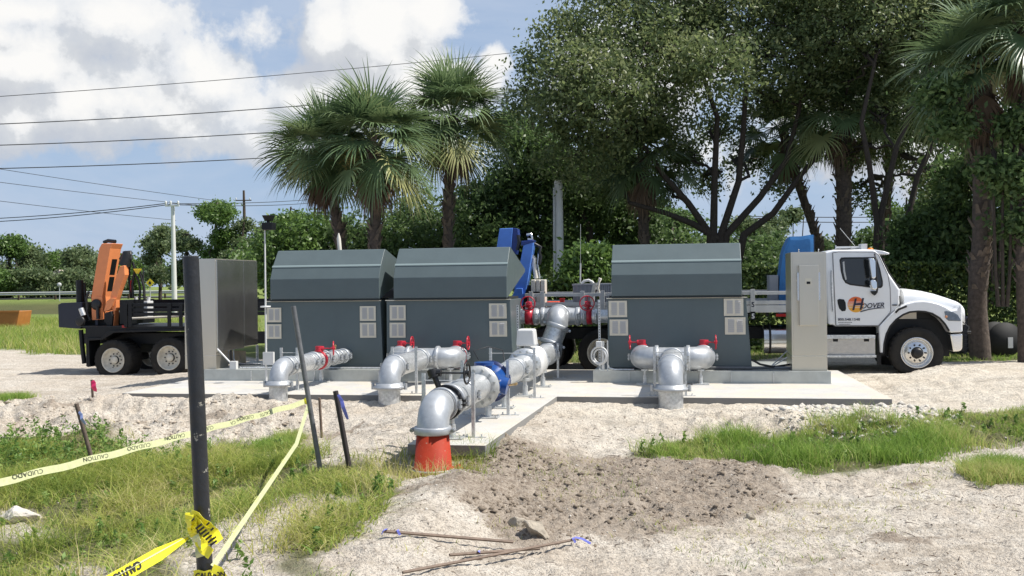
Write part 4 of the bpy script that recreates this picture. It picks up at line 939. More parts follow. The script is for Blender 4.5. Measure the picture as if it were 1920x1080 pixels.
text('OOVER','lettering','logo_navy',dr,PX(580,415)-BA*.001,rt,(0,0,1),.140,.002,.25,.98,.002)
mb=MB(); mb.tube([PX(x,y)+BA*.0015 for x,y in [(575,482),(640,462),(760,432),(900,412),(1075,405)]],[.012,.012,.010,.008,.003],6); build(mb,'swoosh','logo_navy',dr)
w_=(PX(610,650)-PX(120,650)); text('800.548.1548','lettering','logo_navy',dr,PX(118,662)-BA*.001,(1,0,0),(0,0,1),.072,.001,0,1.12,.001)
for y,xa,xb in ((700,130,410),(735,150,375)):
    mb=MB(); x=xa
    while x<xb:
        l_=random.choice((12,18,24)); p=PX(x,y-8); q=PX(min(x+l_,xb),y+5); mb.box(p.x,q.x,BT+.003,BT+.0075,q.z,p.z) if True else 0; x+=l_+6
    build(mb,'small_print','seam_grey',dr)
# mirrors
MZ=BT-.32
def Zm(x,y,b=MZ): return QV(1540+x/4.,450+y/4.,b)
mb=MB(); mb.tube([Zm(400,105,BT-.02),Zm(408,130),Zm(412,250),Zm(420,370),Zm(415,395,BT-.02)],.018,8); mb.prism([tuple(Zm(*p))[::2] for p in [(388,384),(440,384),(432,408),(418,418),(400,406)]],BT-.05,BT+.0); ma=build(mb,'mirror_arm','black_iron',t)
mb=MB(); L=[(352,140),(366,134),(392,140),(402,160),(405,275),(395,290),(372,288),(358,200)]; mb.prism([tuple(Zm(*p))[::2] for p in L],MZ-.08,MZ+.06); build(mb,'mirror','chrome',ma,.03,3)
mb=MB(); L=[(362,306),(375,296),(402,300),(412,320),(414,362),(400,376),(375,368),(364,340)]; mb.prism([tuple(Zm(*p))[::2] for p in L],MZ-.09,MZ+.06); build(mb,'mirror','chrome',ma,.035,3)
# roof gear, light, air horn, snorkel
mb=MB(); (p0)=QV(1540+108/4.,450+60/4.,BT+.5); p1=QV(1540+335/4.,450+48/4.,BT+.5)
mb.tube([p0+Vector((0,0,-.02)),p0+Vector((0,0,.06)),p0+Vector((0,0,.04))],.02,8); mb.box(p0.x,p1.x,BT+.48,BT+.52,p0.z-.01,p0.z+.03); mb.box(p1.x-.12,p1.x,BT+.35,BT+.7,p1.z-.07,p1.z+.05); mb.box(p1.x-.3,p1.x-.1,BT+.45,BT+.6,p1.z-.04,p1.z+.0); build(mb,'roof_rack','white_plastic',t,.006)
mb=MB(); q=QV(1540+368/4.,450+64/4.,BT+.3); mb.ico((q.x,q.y,q.z-.01),.06,0,2,0,(1,1,.45)); build(mb,'marker_lamp','amber',t)
mb=MB(); q=QV(1603,461,BT+.5); mb.tube([q,QV(1575,428,BT+.5)],.006,5); build(mb,'antenna','galv_dull',t)
mb=MB(); mb.tube([QV(1559,507,BT-.06),QV(1559.5,540,BT-.06),QV(1562,584,BT-.06)],.022,8); build(mb,'grab_rail','galv',t)
# steps and boxes, tank, frame
mb=MB(); (a0,z0)=Q(1552,626,BT-.05); (a1,z1)=Q(1640,632,BT-.05)
mb.box(a0-.1,a1,BT-.12,BT+.35,z1-.03,z1+.04); s0=build(mb,'step','galv',t,.006)
mb=MB(); a2,z2=Q(1643,668.5,BT-.1); mb.box(a0-.1,a2,BT-.12,BT+.35,z2-.02,z2+.03); build(mb,'step','galv',t,.006)
mb=MB(); mb.box(a0-.1,a2-.01,BT-.06,BT+.5,z2+.031,z1-.031); tb=build(mb,'tool_box','tread_plate',t,.006)
mb=MB(); zz=(z1+z2)/2
for x in (a0+.15,a2-.18): mb.box(x-.05,x+.05,BT-.065,BT-.0605,z1-.09,z1-.035); 
build(mb,'hinge','black_paint',tb)
mb=MB(); q0=Q(1433,640,BT); q1=Q(1484,640,BT); zc=Q(1450,637,BT)[1]; mb.cyl((q0[0],BT+.28,zc),(q1[0]+.7,BT+.28,zc),.30,40); tk=build(mb,'fuel_tank','chrome_dull',t)
for x in (q0[0]+.12,q0[0]+.5,q0[0]+.95):
    mb=MB(); mb.lathe((x-.02,BT+.28,zc),AA,[(0,.30),(0,.31),(.045,.31),(.045,.30)],40,0,True,False); build(mb,'strap','rubber',tk)
# chassis rails & bed
aL=Q(985,600,BT)[0]; aR=Q(1553,600,BT)[0]; aF=Q(1790,600,BT)[0]
mb=MB()
for y in (BT+.68,BT+1.5): mb.box(aL+.1,aF-.25,y,y+.08,.60,.84)
for x in np.linspace(aL+.3,aR,6): mb.box(x,x+.08,BT+.761,BT+1.499,.64,.80)
mb.box(Q(1645,600,BT)[0],Q(1652,600,BT)[0],BT+.05,BT+.12,.1,.75)
build(mb,'chassis','black_paint',t)
bz=Q(1430,575,BT)[1]; abr=Q(1484,500,BT)[0]+.35
mb=MB(); mb.box(aL,abr,BT+.02,TB+.1,bz-.10,bz-.02); 
for x in np.linspace(aL+.1,abr-.1,16): mb.box(x,x+.05,BT+.06,TB+.06,bz-.2,bz-.101)
build(mb,'bed','black_paint',t)
mb=MB(); mb.box(aL,abr,BT-.03,BT+.019,bz-.12,bz+.03); build(mb,'bed_rail','rail_white',t,.004)
mb=MB(); q=Q(1455,591,BT); mb.box(q[0]-.0,q[0]+.55,BT-.02,BT+.03,q[1]-.03,q[1]+.03); build(mb,'marker_strip','tail_red',t)
for y0,y1,nm in ((546,552.5,0),(563.5,571,0)):
    za=Q(1430,y1,BT)[1]; zb=Q(1430,y0,BT)[1]
    mb=MB(); mb.box(aL,abr,BT-.028,BT+.012,za,zb); build(mb,'side_rail','rail_white',t,.004)
    mb=MB(); mb.box(aL,abr,TB+.06,TB+.10,za,zb); build(mb,'side_rail','rail_white',t,.004)
ztop=Q(1412,544,BT)[1]
for px in (996,1017,1092,1130,1250,1411,1480):
    a=Q(px,560,BT)[0]; mb=MB(); zb=Q(1411,598,BT)[1] if px==1411 else bz-.1
    mb.box(a-.045,a+.045,BT-.05,BT-.0285,bz-.1,ztop+.02); st_=build(mb,'stake_post','rail_white',t,.003)
    if px==1411:
        text('5','number','logo_navy',st_,(a-.03,BT-.0505,bz+.0),(1,0,0),(0,0,1),.14,.001,0,1,.003); 
        mb=MB(); mb.box(a-.05,a+.05,BT-.052,BT-.035,bz-.27,bz-.101); sb=build(mb,'mud_plate','black_paint',st_)
        text('5','number','white_paint',sb,(a-.03,BT-.0525,bz-.24),(1,0,0),(0,0,1),.14,.001,0,1,.003)
mb=MB(); mb.box(abr-.06,abr,BT+.1,TB,bz-.02,bz+.95); build(mb,'headboard','black_paint',t)
# wheels
aw,zw=Q(1719,663.5,BT-.02); wheel(t,aw,BT-.02,GT+.515,.515,.29,'alu')
wheel(t,aw,TB-.25,GT+.515,.515,.29,'alu')
for px in (1012,1128):
    a=Q(px,660,BT)[0]
    for bb_ in (BT+.02,TB-.3): wheel(t,a,bb_,GT+.51,.51,.56,'steel',True)
mb=MB()
for px in (1012,1128): a=Q(px,660,BT)[0]; mb.cyl((a,BT+.3,GT+.51),(a,TB-.4,GT+.51),.09,12)
mb.cyl((aw,BT+.2,GT+.51),(aw,TB-.3,GT+.51),.06,12)
build(mb,'axle','black_iron',t)
# blue folding crane behind the middle enclosure
cr_=thing('folding_crane','blue folding crane standing on the flatbed behind the middle enclosure','crane',(*QV(975,570,BT+1)[:2],bz))
ZC=lambda x,y,b:QV(900+x/4.908,400+y/4.908,b)
def slab(L,b0,b1,mm,nm,par,bev=.012):
    mb=MB(); mb.prism([(ZC(x,y,b0).x,ZC(x,y,b0).z) for x,y in L],b0,b1); return build(mb,nm,mm,par,bev,2)
b0=BT+.75
o1=slab([(180,140),(300,135),(285,330),(240,560),(200,760),(110,760),(150,330)],b0,b0+.38,'blue_paint','outer_boom',cr_)
slab([(302,133),(345,140),(352,200),(340,340),(330,380),(290,330)],b0+.03,b0+.33,'blue_dark','boom_side',o1)
o2=slab([(405,262),(490,262),(485,330),(455,520),(440,620),(400,810),(300,790),(330,620),(375,420)],b0-.28,b0+.02,'blue_paint','inner_boom',cr_)
slab([(380,255),(495,245),(492,265),(378,300)],b0-.30,b0+.05,'blue_dark','boom_cap',o2)
slab([(330,690),(390,690),(400,800),(390,860),(300,800),(290,770)],b0-.34,b0-.281,'blue_paint','knuckle',cr_)
for (L,rr,mm) in (([(350,200),(360,260),(345,340)],.04,'black_iron'),([(430,200),(470,190),(485,240),(440,240)],.035,'chrome_dull'),([(500,280),(560,310),(545,360),(560,400),(545,470)],.035,'black_iron'),([(455,370),(500,420),(495,470),(520,600)],.05,'ivory'),([(540,360),(530,470),(550,600)],.018,'galv'),([(515,470),(525,600)],.012,'galv')):
    mb=MB(); mb.tube([ZC(x,y,b0-.1) for x,y in L],rr,8); build(mb,'hose',mm,cr_)
mb=MB(); mb.cyl((ZC(440,900,b0).x,b0,bz-.3),(ZC(440,900,b0).x,b0,bz+.5),.2,16); mb.box(ZC(380,880,b0).x,ZC(500,880,b0).x,b0-.3,b0+.5,bz-.02,bz+.25); build(mb,'crane_base','black_paint',cr_)
# cargo on the bed
for k,(x0,x1) in enumerate(((468,512),(513,555),(556,602))):
    p=ZC(x0,610,BT+.35); q=ZC(x1,860,BT+.35); mb=MB(); mb.box(p.x,q.x,p.y,p.y+.3,bz,p.z)
    o=single(mb,'plastic_jug','ivory',('left','middle','right')[k]+'most ivory canister strapped on the flatbed beside the blue crane','canister',((p.x+q.x)/2,p.y,bz),group='ivory canisters on the flatbed',bevel=.02)
p=ZC(440,730,BT+.33); q=ZC(600,735,BT+.33); mb=MB(); mb.box(p.x,q.x,p.y,p.y+.012,p.z-.02,p.z+.02); single(mb,'strap','rubber','black strap round the ivory canisters on the flatbed','strap',(p.x,p.y,p.z))
p=ZC(610,812,BT+.2); q=ZC(728,850,BT+.2); mb=MB(); mb.box(p.x,q.x,p.y,p.y+.3,q.z-.02,p.z); single(mb,'plastic_tray','orange_plastic','bright orange plastic tray lying on the flatbed','tray',(p.x,p.y,q.z),bevel=.02)
p=ZC(735,790,BT+.4); q=ZC(770,850,BT+.4); mb=MB(); mb.box(p.x,q.x,p.y,p.y+.2,bz,p.z); mb.box(p.x-.01,q.x+.01,p.y-.01,p.y+.21,p.z,p.z+.02); single(mb,'toolbox','tail_red','small dull red box beside the orange tray on the flatbed','box',(p.x,p.y,bz))
def crate(px0,px1,py0,b,label):
    p=ZC(px0,py0,b); q=ZC(px1,py0,b); t=thing('plastic_crate',label,'crate',((p.x+q.x)/2,b,bz),group='grey plastic crates on the flatbed')
    h=p.z-bz; mb=MB(); D=.75
    mb.box(p.x,q.x,b,b+.03,bz+.001,p.z-.04); mb.box(p.x,q.x,b+D,b+D+.03,bz+.001,p.z-.04); mb.box(p.x,p.x+.03,b+.031,b+D-.001,bz+.001,p.z-.04); mb.box(q.x-.03,q.x,b+.031,b+D-.001,bz+.001,p.z-.04); build(mb,'wall','crate_grey',t)
    mb=MB(); mb.box(p.x-.02,q.x+.02,b-.02,b+D+.05,p.z-.039,p.z); 
    n_=5
    for i in range(n_+1): x=p.x+(q.x-p.x-.03)*i/n_; mb.box(x,x+.03,b-.018,b-.001,bz,p.z-.041)
    build(mb,'rim','crate_grey',t,.003)
crate(855,1045,650,BT+.6,'grey slatted plastic crate standing left on the flatbed')
crate(1100,1210,645,BT+.9,'grey slatted plastic crate partly behind the right enclosure')
mb=MB(); mb.tube([ZC(x,y,BT+.7) for x,y in [(935,650),(960,622),(1000,615),(1035,632),(1050,660)]],.03,8); single(mb,'bent_hose','rail_white','white hose looped over the top of the grey crate','hose',ZC(935,650,BT+.7))
mb=MB(); L=[(1040,640),(1075,640),(1040,800),(1035,860),(1000,860)]; mb.prism([(ZC(x,y,BT+.3).x,ZC(x,y,BT+.3).z) for x,y in L],BT+.28,BT+.32); single(mb,'timber_board','ivory','pale board leaning on the flatbed rail by the grey crate','board',ZC(1020,860,BT+.3))
mb=MB(); mb.tube([ZC(x,y,BT+.25) for x,y in [(1080,660),(1112,605),(1100,600),(1085,690),(1110,780),(1100,880)]],.028,8); single(mb,'pipe_offcut','ivory','bent ivory pipe standing beside the leaning board on the flatbed','pipe',ZC(1100,880,BT+.25))
mb=MB(); mb.tube([ZC(925,100,BT+2.9),ZC(925,460,BT+2.9)],.004,4); mb.tube([ZC(925,460,BT+2.9),ZC(922,640,BT+2.9)],.02,6); single(mb,'whip_antenna','rail_white','thin white whip mast rising behind the flatbed crate','mast',ZC(922,640,BT+2.9))
# blue tarp-covered load just behind the cab
def ZT(x,y): return QV(1380+x/3.375,420+y/3.375,BT+.9)
outl=[ZT(x,y) for x,y in [(262,560),(268,360),(285,190),(300,145),(330,88),(400,80),(455,74),(470,76),(480,300),(470,560)]]
mb=MB(); n=len(outl); rg=[]
for j,(db,sc) in enumerate(((0,1.),(.02,1.),(.5,1.02),(.9,.98),(.92,.98))):
    cx_=sum(p.x for p in outl)/n
    rg.append([(cx_+(p.x-cx_)*sc*(.8 if j in(0,) else 1)+random.uniform(-.02,.02),p.y-.45+db,p.z-(.08 if j in (0,4) and p.z>1.6 else 0)+random.uniform(-.02,.02)) for p in outl])
mb.rings(rg,0,False,True)
single(mb,'tarp_cover','tarp_blue','blue tarpaulin wrapped over a tall load right behind the white cab','tarp',(outl[0].x,outl[0].y,outl[0].z))
mb=MB(); p=QV(1380+462/3.375,420+72/3.375,BT+1.2); q=QV(1380+500/3.375,420+170/3.375,BT+1.2); mb.box(p.x,q.x,p.y,p.y+.5,bz,p.z); single(mb,'exhaust_stack','navy_box','dark box standing between the blue tarp and the white cab','box',(p.x,p.y,bz))
mb=MB(); p=QV(1442,516,BT+.5); q=QV(1460,560,BT+.5); mb.box(p.x,q.x,p.y,p.y+.6,bz,p.z); single(mb,'carton','crate_grey','plain grey carton at the foot of the blue tarp','box',(p.x,p.y,bz),bevel=.01)
# ---------------- dark crane truck on the left
BL=7.4; GL=-.47
t=thing('crane_truck','dark flatbed truck with an orange folding crane at its rear, behind the left cabinet','truck',(*QV(212,676,BL)[:2],GL))
ZL=lambda x,y,b=BL:QV(x/3.,400+y/3.,b)
ZO=lambda x,y,b=BL:QV(130+x/3.858,440+y/3.857,b)
def sl(L,b0,b1,mm,nm,par,f=ZL,bev=.01): 
    mb=MB(); mb.prism([(f(x,y,b0).x,f(x,y,b0).z) for x,y in L],b0,b1); return build(mb,nm,mm,par,bev,2)
for px,py in ((212,675.5),(316.5,671)):
    a,z=Q(px,py,BL)
    for bb_ in (BL,BL+1.9): wheel(t,a,bb_,z,.515,.56,'steel',True)
a0,_=Q(212,676,BL)
mb=MB()
for y in (BL+.6,BL+1.35): mb.box(a0-1.2,a0+7.5,y,y+.08,GL+.85,GL+1.12)
for px,py in ((212,675.5),(316.5,671)): a,z=Q(px,py,BL); mb.cyl((a,BL+.3,z),(a,BL+1.6,z),.1,12); mb.box(a-.45,a+.45,BL+.55,BL+1.5,z+.15,z+.38)
build(mb,'chassis','black_paint',t)
sl([(450,635),(1045,635),(1045,655),(640,665),(560,700),(480,705),(480,650)],BL+.05,BL+2.2,'black_paint','deck',t)
sl([(480,700),(560,702),(610,660),(1100,650),(1100,660),(640,672),(575,712),(500,716),(505,862),(490,866)],BL-.02,BL+.5,'black_paint','mudguard',t)
sl([(326,514),(345,504),(455,500),(455,650),(330,641)],BL+.3,BL+2.0,'navy_box','toolbox',t)
mb=MB(); mb.tube([ZL(455,655,BL+.2),ZL(462,740,BL+.2),ZL(475,845,BL+.2)],.06,8); mb.tube([ZL(490,705),ZL(492,860)],.03,8); build(mb,'mud_flap','black_paint',t)
mb=MB(); mb.tube([ZL(448,375,BL+.5),ZL(452,560,BL+.5)],.095,14); build(mb,'stabiliser','black_paint',t)
mb=MB(); mb.tube([ZL(470,390,BL+.6),ZL(485,560,BL+.6)],.05,10); mb.tube([ZL(500,440,BL+.4),ZL(485,480,BL+.4),ZL(490,560,BL+.4),ZL(505,600,BL+.4)],.035,8); build(mb,'hose','black_iron',t)
mb=MB(); mb.tube([ZL(455,535,BL+.3),ZL(470,575,BL+.3)],.07,10); build(mb,'fitting','galv',t)
mb=MB(); q=ZL(457,606,BL+.25); mb.lathe(q,-BA,[(0,.02),(0,.12),(.06,.13),(.08,.10),(.08,.02)],24); build(mb,'reel','black_iron',t)
# side rails of the bed
aE=a0+5.6
for y in (513,542,566):
    p=ZL(700,y); mb=MB(); mb.box(p.x,aE,BL-.02,BL+.02,p.z-.055,p.z+.03); build(mb,'side_rail','black_paint',t,.004)
for x in (706,730,950,1015):
    p=ZL(x,505,BL-.05); q=ZL(x,640,BL-.05); mb=MB(); mb.box(p.x-.045,p.x+.045,BL-.06,BL-.021,q.z,p.z); build(mb,'stake_post','black_paint',t,.004)
p=ZL(830,485,BL+2.2); mb=MB(); mb.box(p.x,aE,BL+2.15,BL+2.2,p.z-.25,p.z); build(mb,'side_rail','black_paint',t)
p=ZL(740,592,BL+.3); q=ZL(1035,577,BL+.3); mb=MB(); mb.tube([p,q],.03,8); single(mb,'timber_pole','ivory','long pale pole lying on the dark flatbed behind its rails','pole',p)
mb=MB(); p=ZL(686,630,BL-.03); q=ZL(706,643,BL-.03); mb.box(p.x,q.x,BL-.035,BL,q.z,p.z); build(mb,'tail_lamp','tail_red',t)
# orange crane
o1=sl([(234,64),(312,62),(297,100),(238,448),(242,614),(162,614),(157,450),(215,98)],BL+.45,BL+.97,'orange_paint','outer_boom',t,ZO,.015)
sl([(160,452),(238,448),(242,614),(163,618)],BL+.42,BL+.449,'orange_paint','boom_foot',o1,ZO,.006)
mb=MB(); a_=ZO(297,140,BL+.5); b_=ZO(244,440,BL+.5)
for f0,f1,w0,w1 in ((.12,.5,.16,.40),(.55,.9,.18,.42)):
    p=a_.lerp(b_,f0); q=a_.lerp(b_,f1); mb.add([(p.x+.013,BL+.45+w0,p.z),(p.x+.013,BL+.45+w1,p.z),(q.x+.013,BL+.45+w1,q.z),(q.x+.013,BL+.45+w0,q.z)],[(0,1,2,3)])
build(mb,'boom_gap','black_paint',o1)
mb=MB(); mb.lathe(ZO(196,505,BL+.40),-BA,[(-.02,.02),(-.02,.14),(.03,.14),(.06,.09),(.06,.02)],24); build(mb,'pivot_pin','black_iron',o1)
mb=MB(); mb.tube([ZO(205,520,BL+.36),ZO(208,610,BL+.36)],.045,8); build(mb,'ram','black_iron',o1)
mb=MB(); mb.tube([ZO(250,56,BL+.7),ZO(280,44,BL+.7),ZO(335,50,BL+.7)],.05,8); build(mb,'boom_cap','black_iron',o1)
o2=sl([(362,228),(398,222),(402,290),(362,400),(340,470),(338,550),(310,553),(294,470),(296,440),(330,330)],BL+.30,BL+.50,'orange_paint','inner_boom',t,ZO,.02)
sl([(268,482),(300,458),(330,460),(312,515),(290,545),(248,556)],BL+.24,BL+.44,'orange_paint','knuckle',t,ZO)
sl([(318,545),(328,545),(322,680),(314,680)],BL+.28,BL+.5,'orange_paint','plate',t,ZO)
sl([(250,570),(300,550),(312,585),(305,660),(280,672),(248,630)],BL+.2,BL+.5,'black_paint','crane_housing',t,ZO,.03)
mb=MB(); mb.tube([ZO(400,222,BL+.5),ZO(420,150,BL+.5),ZO(418,120,BL+.5)],[.16,.13,.11],14); mb.tube([ZO(370,180,BL+.5),ZO(400,130,BL+.5),ZO(440,125,BL+.5),ZO(445,180,BL+.5)],.05,8); build(mb,'boom_head','black_iron',t)
for L,rr,mm in (([(435,230),(432,320),(445,460)],.03,'rubber'),([(460,200),(475,260),(455,360),(460,460)],.035,'black_iron'),([(478,290),(500,330),(512,400),(508,480)],.03,'black_iron'),([(500,250),(520,300),(540,380),(545,470)],.035,'rubber'),([(448,330),(442,450)],.02,'red_paint'),([(535,240),(535,380)],.02,'rubber')):
    mb=MB(); mb.tube([ZO(x,y,BL+.6) for x,y in L],rr,7); build(mb,'hose',mm,t)
mb=MB(); p=ZO(468,248,BL+.55); q=ZO(515,282,BL+.55); mb.prism([(p.x,p.z),(q.x,p.z),(q.x-.06,q.z),(p.x+.08,q.z)],BL+.5,BL+.62); build(mb,'control_guard','yellow_sign',t,.01)
mb=MB(); mb.box(ZO(370,480,BL+.3).x,ZO(430,480,BL+.3).x,BL+.25,BL+1.6,ZO(0,650,BL+.3).z,ZO(0,475,BL+.3).z); mb.box(ZO(250,600,BL+.9).x,ZO(400,600,BL+.9).x,BL+.6,BL+1.6,ZO(0,660,BL+.9).z,ZO(0,560,BL+.9).z); build(mb,'crane_base','black_paint',t,.01)
for x0,x1,lb in ((440,478,'left white canister on the dark flatbed beside the crane hoses'),(536,566,'right white canister on the dark flatbed beside the crane hoses')):
    p=ZO(x0,472,BL+.7); q=ZO(x1,505,BL+.7); mb=MB(); mb.box(p.x,q.x,p.y,p.y+.3,q.z-.35,p.z-.03); mb.cyl(((p.x+q.x)/2,p.y+.15,p.z-.03),((p.x+q.x)/2,p.y+.15,p.z+.07),.05,10)
    single(mb,'canister','white_plastic',lb,'canister',(p.x,p.y,q.z-.35),group='white canisters on the dark flatbed',bevel=.02)
# front part of this truck, hidden behind the enclosures
mb=MB(); mb.box(a0+6.2,a0+8.3,BL+.05,BL+2.3,GL+.9,GL+2.25); build(mb,'cab','black_paint',t,.08,3)
for bb_ in (BL+.02,BL+2.0): wheel(t,a0+7.2,bb_,GL+.5,.5,.29,'steel')

# ---------------- thin white mast with twin floodlight
b=1.9; p=QV(499,672,b); q=QV(496.5,428,b); t=thing('light_mast','slim white mast with black twin floodlights beside the left steel cabinet','lamp mast',(p.x,p.y,.0))
mb=MB(); mb.tube([(p.x,b,.35),(p.x,b,1.2),(q.x,b,q.z)],[.02,.018,.014],10); build(mb,'pole','rail_white',t)
mb=MB(); z=Q(499,575,b)[1]; mb.lathe((p.x,b,z-.015),ZA,[(0,.01),(0,.10),(.03,.10),(.03,.01)],24); build(mb,'collar','white_plastic',t)
mb=MB(); mb.box(p.x-.05,p.x+.16,b-.04,b+.03,Q(499,684,b)[1],Q(499,660,b)[1]); mb.cyl((p.x,b,.01),(p.x,b,.4),.02,8); mb.box(p.x-.12,p.x+.12,b-.1,b+.1,.001,.014); build(mb,'bracket','white_plastic',t)
c=QV(503,422,b)
for k,(x0,y0,x1,y1) in enumerate(((494,404,513,414),(494,418,514,431))):
    m0=QV(x0,y0,b); m1=QV(x1,y1,b); mb=MB()
    if k==0: mb.hexa([(m0.x+.04,b-.05,m1.z),(m1.x-.04,b-.05,m1.z),(m1.x-.04,b+.07,m1.z),(m0.x+.04,b+.07,m1.z),(m0.x,b-.09,m0.z),(m1.x,b-.09,m0.z),(m1.x,b+.1,m0.z),(m0.x,b+.1,m0.z)]); mb.box(c.x-.03,c.x+.03,b-.02,b+.02,m1.z-.06,m1.z)
    else: mb.box(m0.x,m1.x,b-.1,b+.1,m1.z,m0.z)
    build(mb,'floodlight','black_paint',t,.01)
# exhaust-like tube behind the left enclosure
mb=MB(); p=QV(638,478,5.2); q=QV(635,437,5.2); mb.tube([(p.x,p.y,0.-.3),p,q-ZA*.12,q],[.045,.045,.045,.012],10); single(mb,'marker_tube','ivory','pointed pale tube standing behind the leftmost enclosure','tube',(p.x,p.y,-.3))

# conduit box by the right skid
t=thing('meter_post','white hose reel box on a short post at the left end of the right skid','post',(QV(1130,690,2.35).x,2.35,.21)); Z4=lambda x,y,b=2.35:QV(1120+x/4.5,560+y/4.5,b)
mb=MB(); p=Z4(38,612); q=Z4(90,355); mb.box(p.x,p.x+.05,2.33,2.37,.21,Z4(0,360).z); mb.box(q.x-.02,q.x+.0,2.33,2.37,.21,q.z); build(mb,'post','rail_white',t)
mb=MB(); p=Z4(-10,410); q=Z4(38,360); mb.box(p.x,q.x,2.30,2.42,p.z,q.z); build(mb,'box','white_plastic',t,.01)
mb=MB(); mb.torus(Z4(18,480),(.3,1,0),.16,.018,28,8); mb.torus(Z4(22,485),(.5,1,0),.13,.016,28,8); build(mb,'coiled_cable','white_plastic',t)
mb=MB(); mb.tube([Z4(85,480),Z4(88,560),Z4(100,585),Z4(150,598),Z4(310,598)],.016,8); build(mb,'conduit','galv',t)
# braces between right enclosure and cabinet
for k,(x0,y0,x1,y1) in enumerate(((1444,688,1478,656),(1449,694,1490,662))):
    mb=MB(); p=QV(x0,y0,3.0+.25*k); q=QV(x1,y1,3.3); mb.tube([(p.x,p.y,.23),q],.012,6); single(mb,'brace_rod','galv','thin %s brace rod leaning against the right steel cabinet'%('upper','lower')[k],'rod',(p.x,p.y,.23))
mb=MB(); mb.tube([QV(1409,674,2.5),QV(1425,683,2.5),QV(1450,688,2.6),QV(1484,683,2.9)],.02,8); single(mb,'cable','rubber','black cable lying from the right enclosure to the steel cabinet','cable',QV(1409,674,2.5))
mb=MB(); x0=Q(1300,690,2.5)[0]; x1=Q(1484,690,2.5)[0]; mb.cyl((x0,2.62,.25),(x1,2.62,.25),.028,10); single(mb,'floor_conduit','pipe_grey','grey conduit along the right skid at the foot of the enclosure','conduit',(x0,2.62,.25))
x0=XL+.7
for k in range(2):
    mb=MB(); mb.cyl((x0+.3*k,2.42+.06*k,.245),(XM1-.2,2.42+.06*k,.245),.016,8); single(mb,'floor_conduit','galv','%s galvanised conduit running along the left skid edge'%('front','rear')[k],'conduit',(x0,2.42,.245))
mb=MB(); p=QV(437,698,2.35); mb.box(p.x-.06,p.x+.08,2.32,2.42,.221,.38); mb.tube([(p.x-.35,2.40,.62),(p.x-.02,2.38,.30)],.018,8); single(mb,'cable_box','white_plastic','small light grey box with a slanted arm on the left skid','box',(p.x,2.35,.21),bevel=.006)
# ---------------- vegetation
def crown_pts(blobs,n,clus=.28,per=16):
    """clumped points in ellipsoids, denser toward the skin"""
    w=np.array([b[3]*b[4]*b[5] for b in blobs])**(2/3); w/=w.sum(); out=[];cs=[]
    for b,ww in zip(blobs,w):
        m=max(3,int(n*ww/per)); d=rng.normal(0,1,(m,3)); d/=np.linalg.norm(d,axis=1)[:,None]; r=rng.uniform(.15,1,m)**.45
        # lumpy outline
        lump=1+.28*np.sin(d[:,0]*5+b[0])*np.sin(d[:,2]*4+b[2]*3)
        cc=np.array(b[:3])+d*(r*lump)[:,None]*np.array(b[3:6]); cc=cc[cc[:,2]>.4]; m=len(cc)
        sz=clus*rng.uniform(.5,1.4,m)
        p=np.repeat(cc,per,0)+rng.normal(0,1,(m*per,3))*np.repeat(sz,per)[:,None]*np.array([1,1,.6])
        out.append(p); cs.append(np.repeat(rng.uniform(0,1,m),per))
    return np.concatenate(out),np.concatenate(cs)
def pick(px,py,rx,d,ry=None,rd=None):
    p=P(px,py,d); k=d/F; ry=ry or rx*.75; return (p.x,p.y,p.z,rx*k,(rd or rx*k),ry*k)
def limb(mb,p,q,r0,r1,wob=.12,n=6,sd=0):
    rd=random.Random(sd); p=Vector(p);q=Vector(q); L=(q-p).length; pts=[];rr=[]
    for i in range(n+1):
        f=i/n; o=Vector((rd.uniform(-1,1),rd.uniform(-1,1),rd.uniform(-.5,.5)))*wob*L*(.0 if i in (0,n) else 1)*.5
        pts.append(p.lerp(q,f)+o+Vector((0,0,.08*L*math.sin(f*math.pi)))); rr.append(r0+(r1-r0)*f)
    mb.tube(pts,rr,8); return pts
def tree(name,label,cat,base,stems,blobs,nleaf,lsize,lm,group=None,bm='bark',r0=.22,twigs=2,clus=.28,per=16,asp=.5):
    base=Vector(base); t=thing(name,label,cat,base,'world',group); mb=MB()
    for i,sx in enumerate(stems):
        mb.tube([sx[0]]+list(sx[1:]),[r0*(1-.55*k/(len(sx)-1)) for k in range(len(sx))],10)
    tops=[Vector(s[-1]) for s in stems]+[Vector(s[len(s)//2]) for s in stems]
    for i,b in enumerate(blobs):
        c=Vector(b[:3]); s=min(tops,key=lambda q:(q-c).length); pts=limb(mb,s,c,r0*.38,.03,.16,6,i)
        for j in range(twigs):
            d=Vector((random.uniform(-1,1),random.uniform(-1,1),random.uniform(-.6,1)));e=c+Vector((d.x*b[3],d.y*b[4],d.z*b[5]))*.75; limb(mb,pts[random.choice((3,4,5))],e,.045,.012,.2,4,i*9+j)
    build(mb,'trunk',bm,t)
    p,v=crown_pts(blobs,nleaf,clus,per); co,f=leafquads(p,None,lsize,asp)
    vv=np.clip(np.repeat(v*.6+rng.uniform(0,.4,len(v)),4),0,1)
    o=numesh('crown',co-np.array(base),f,[lm],attrs={'v':vv},parent=t); return t
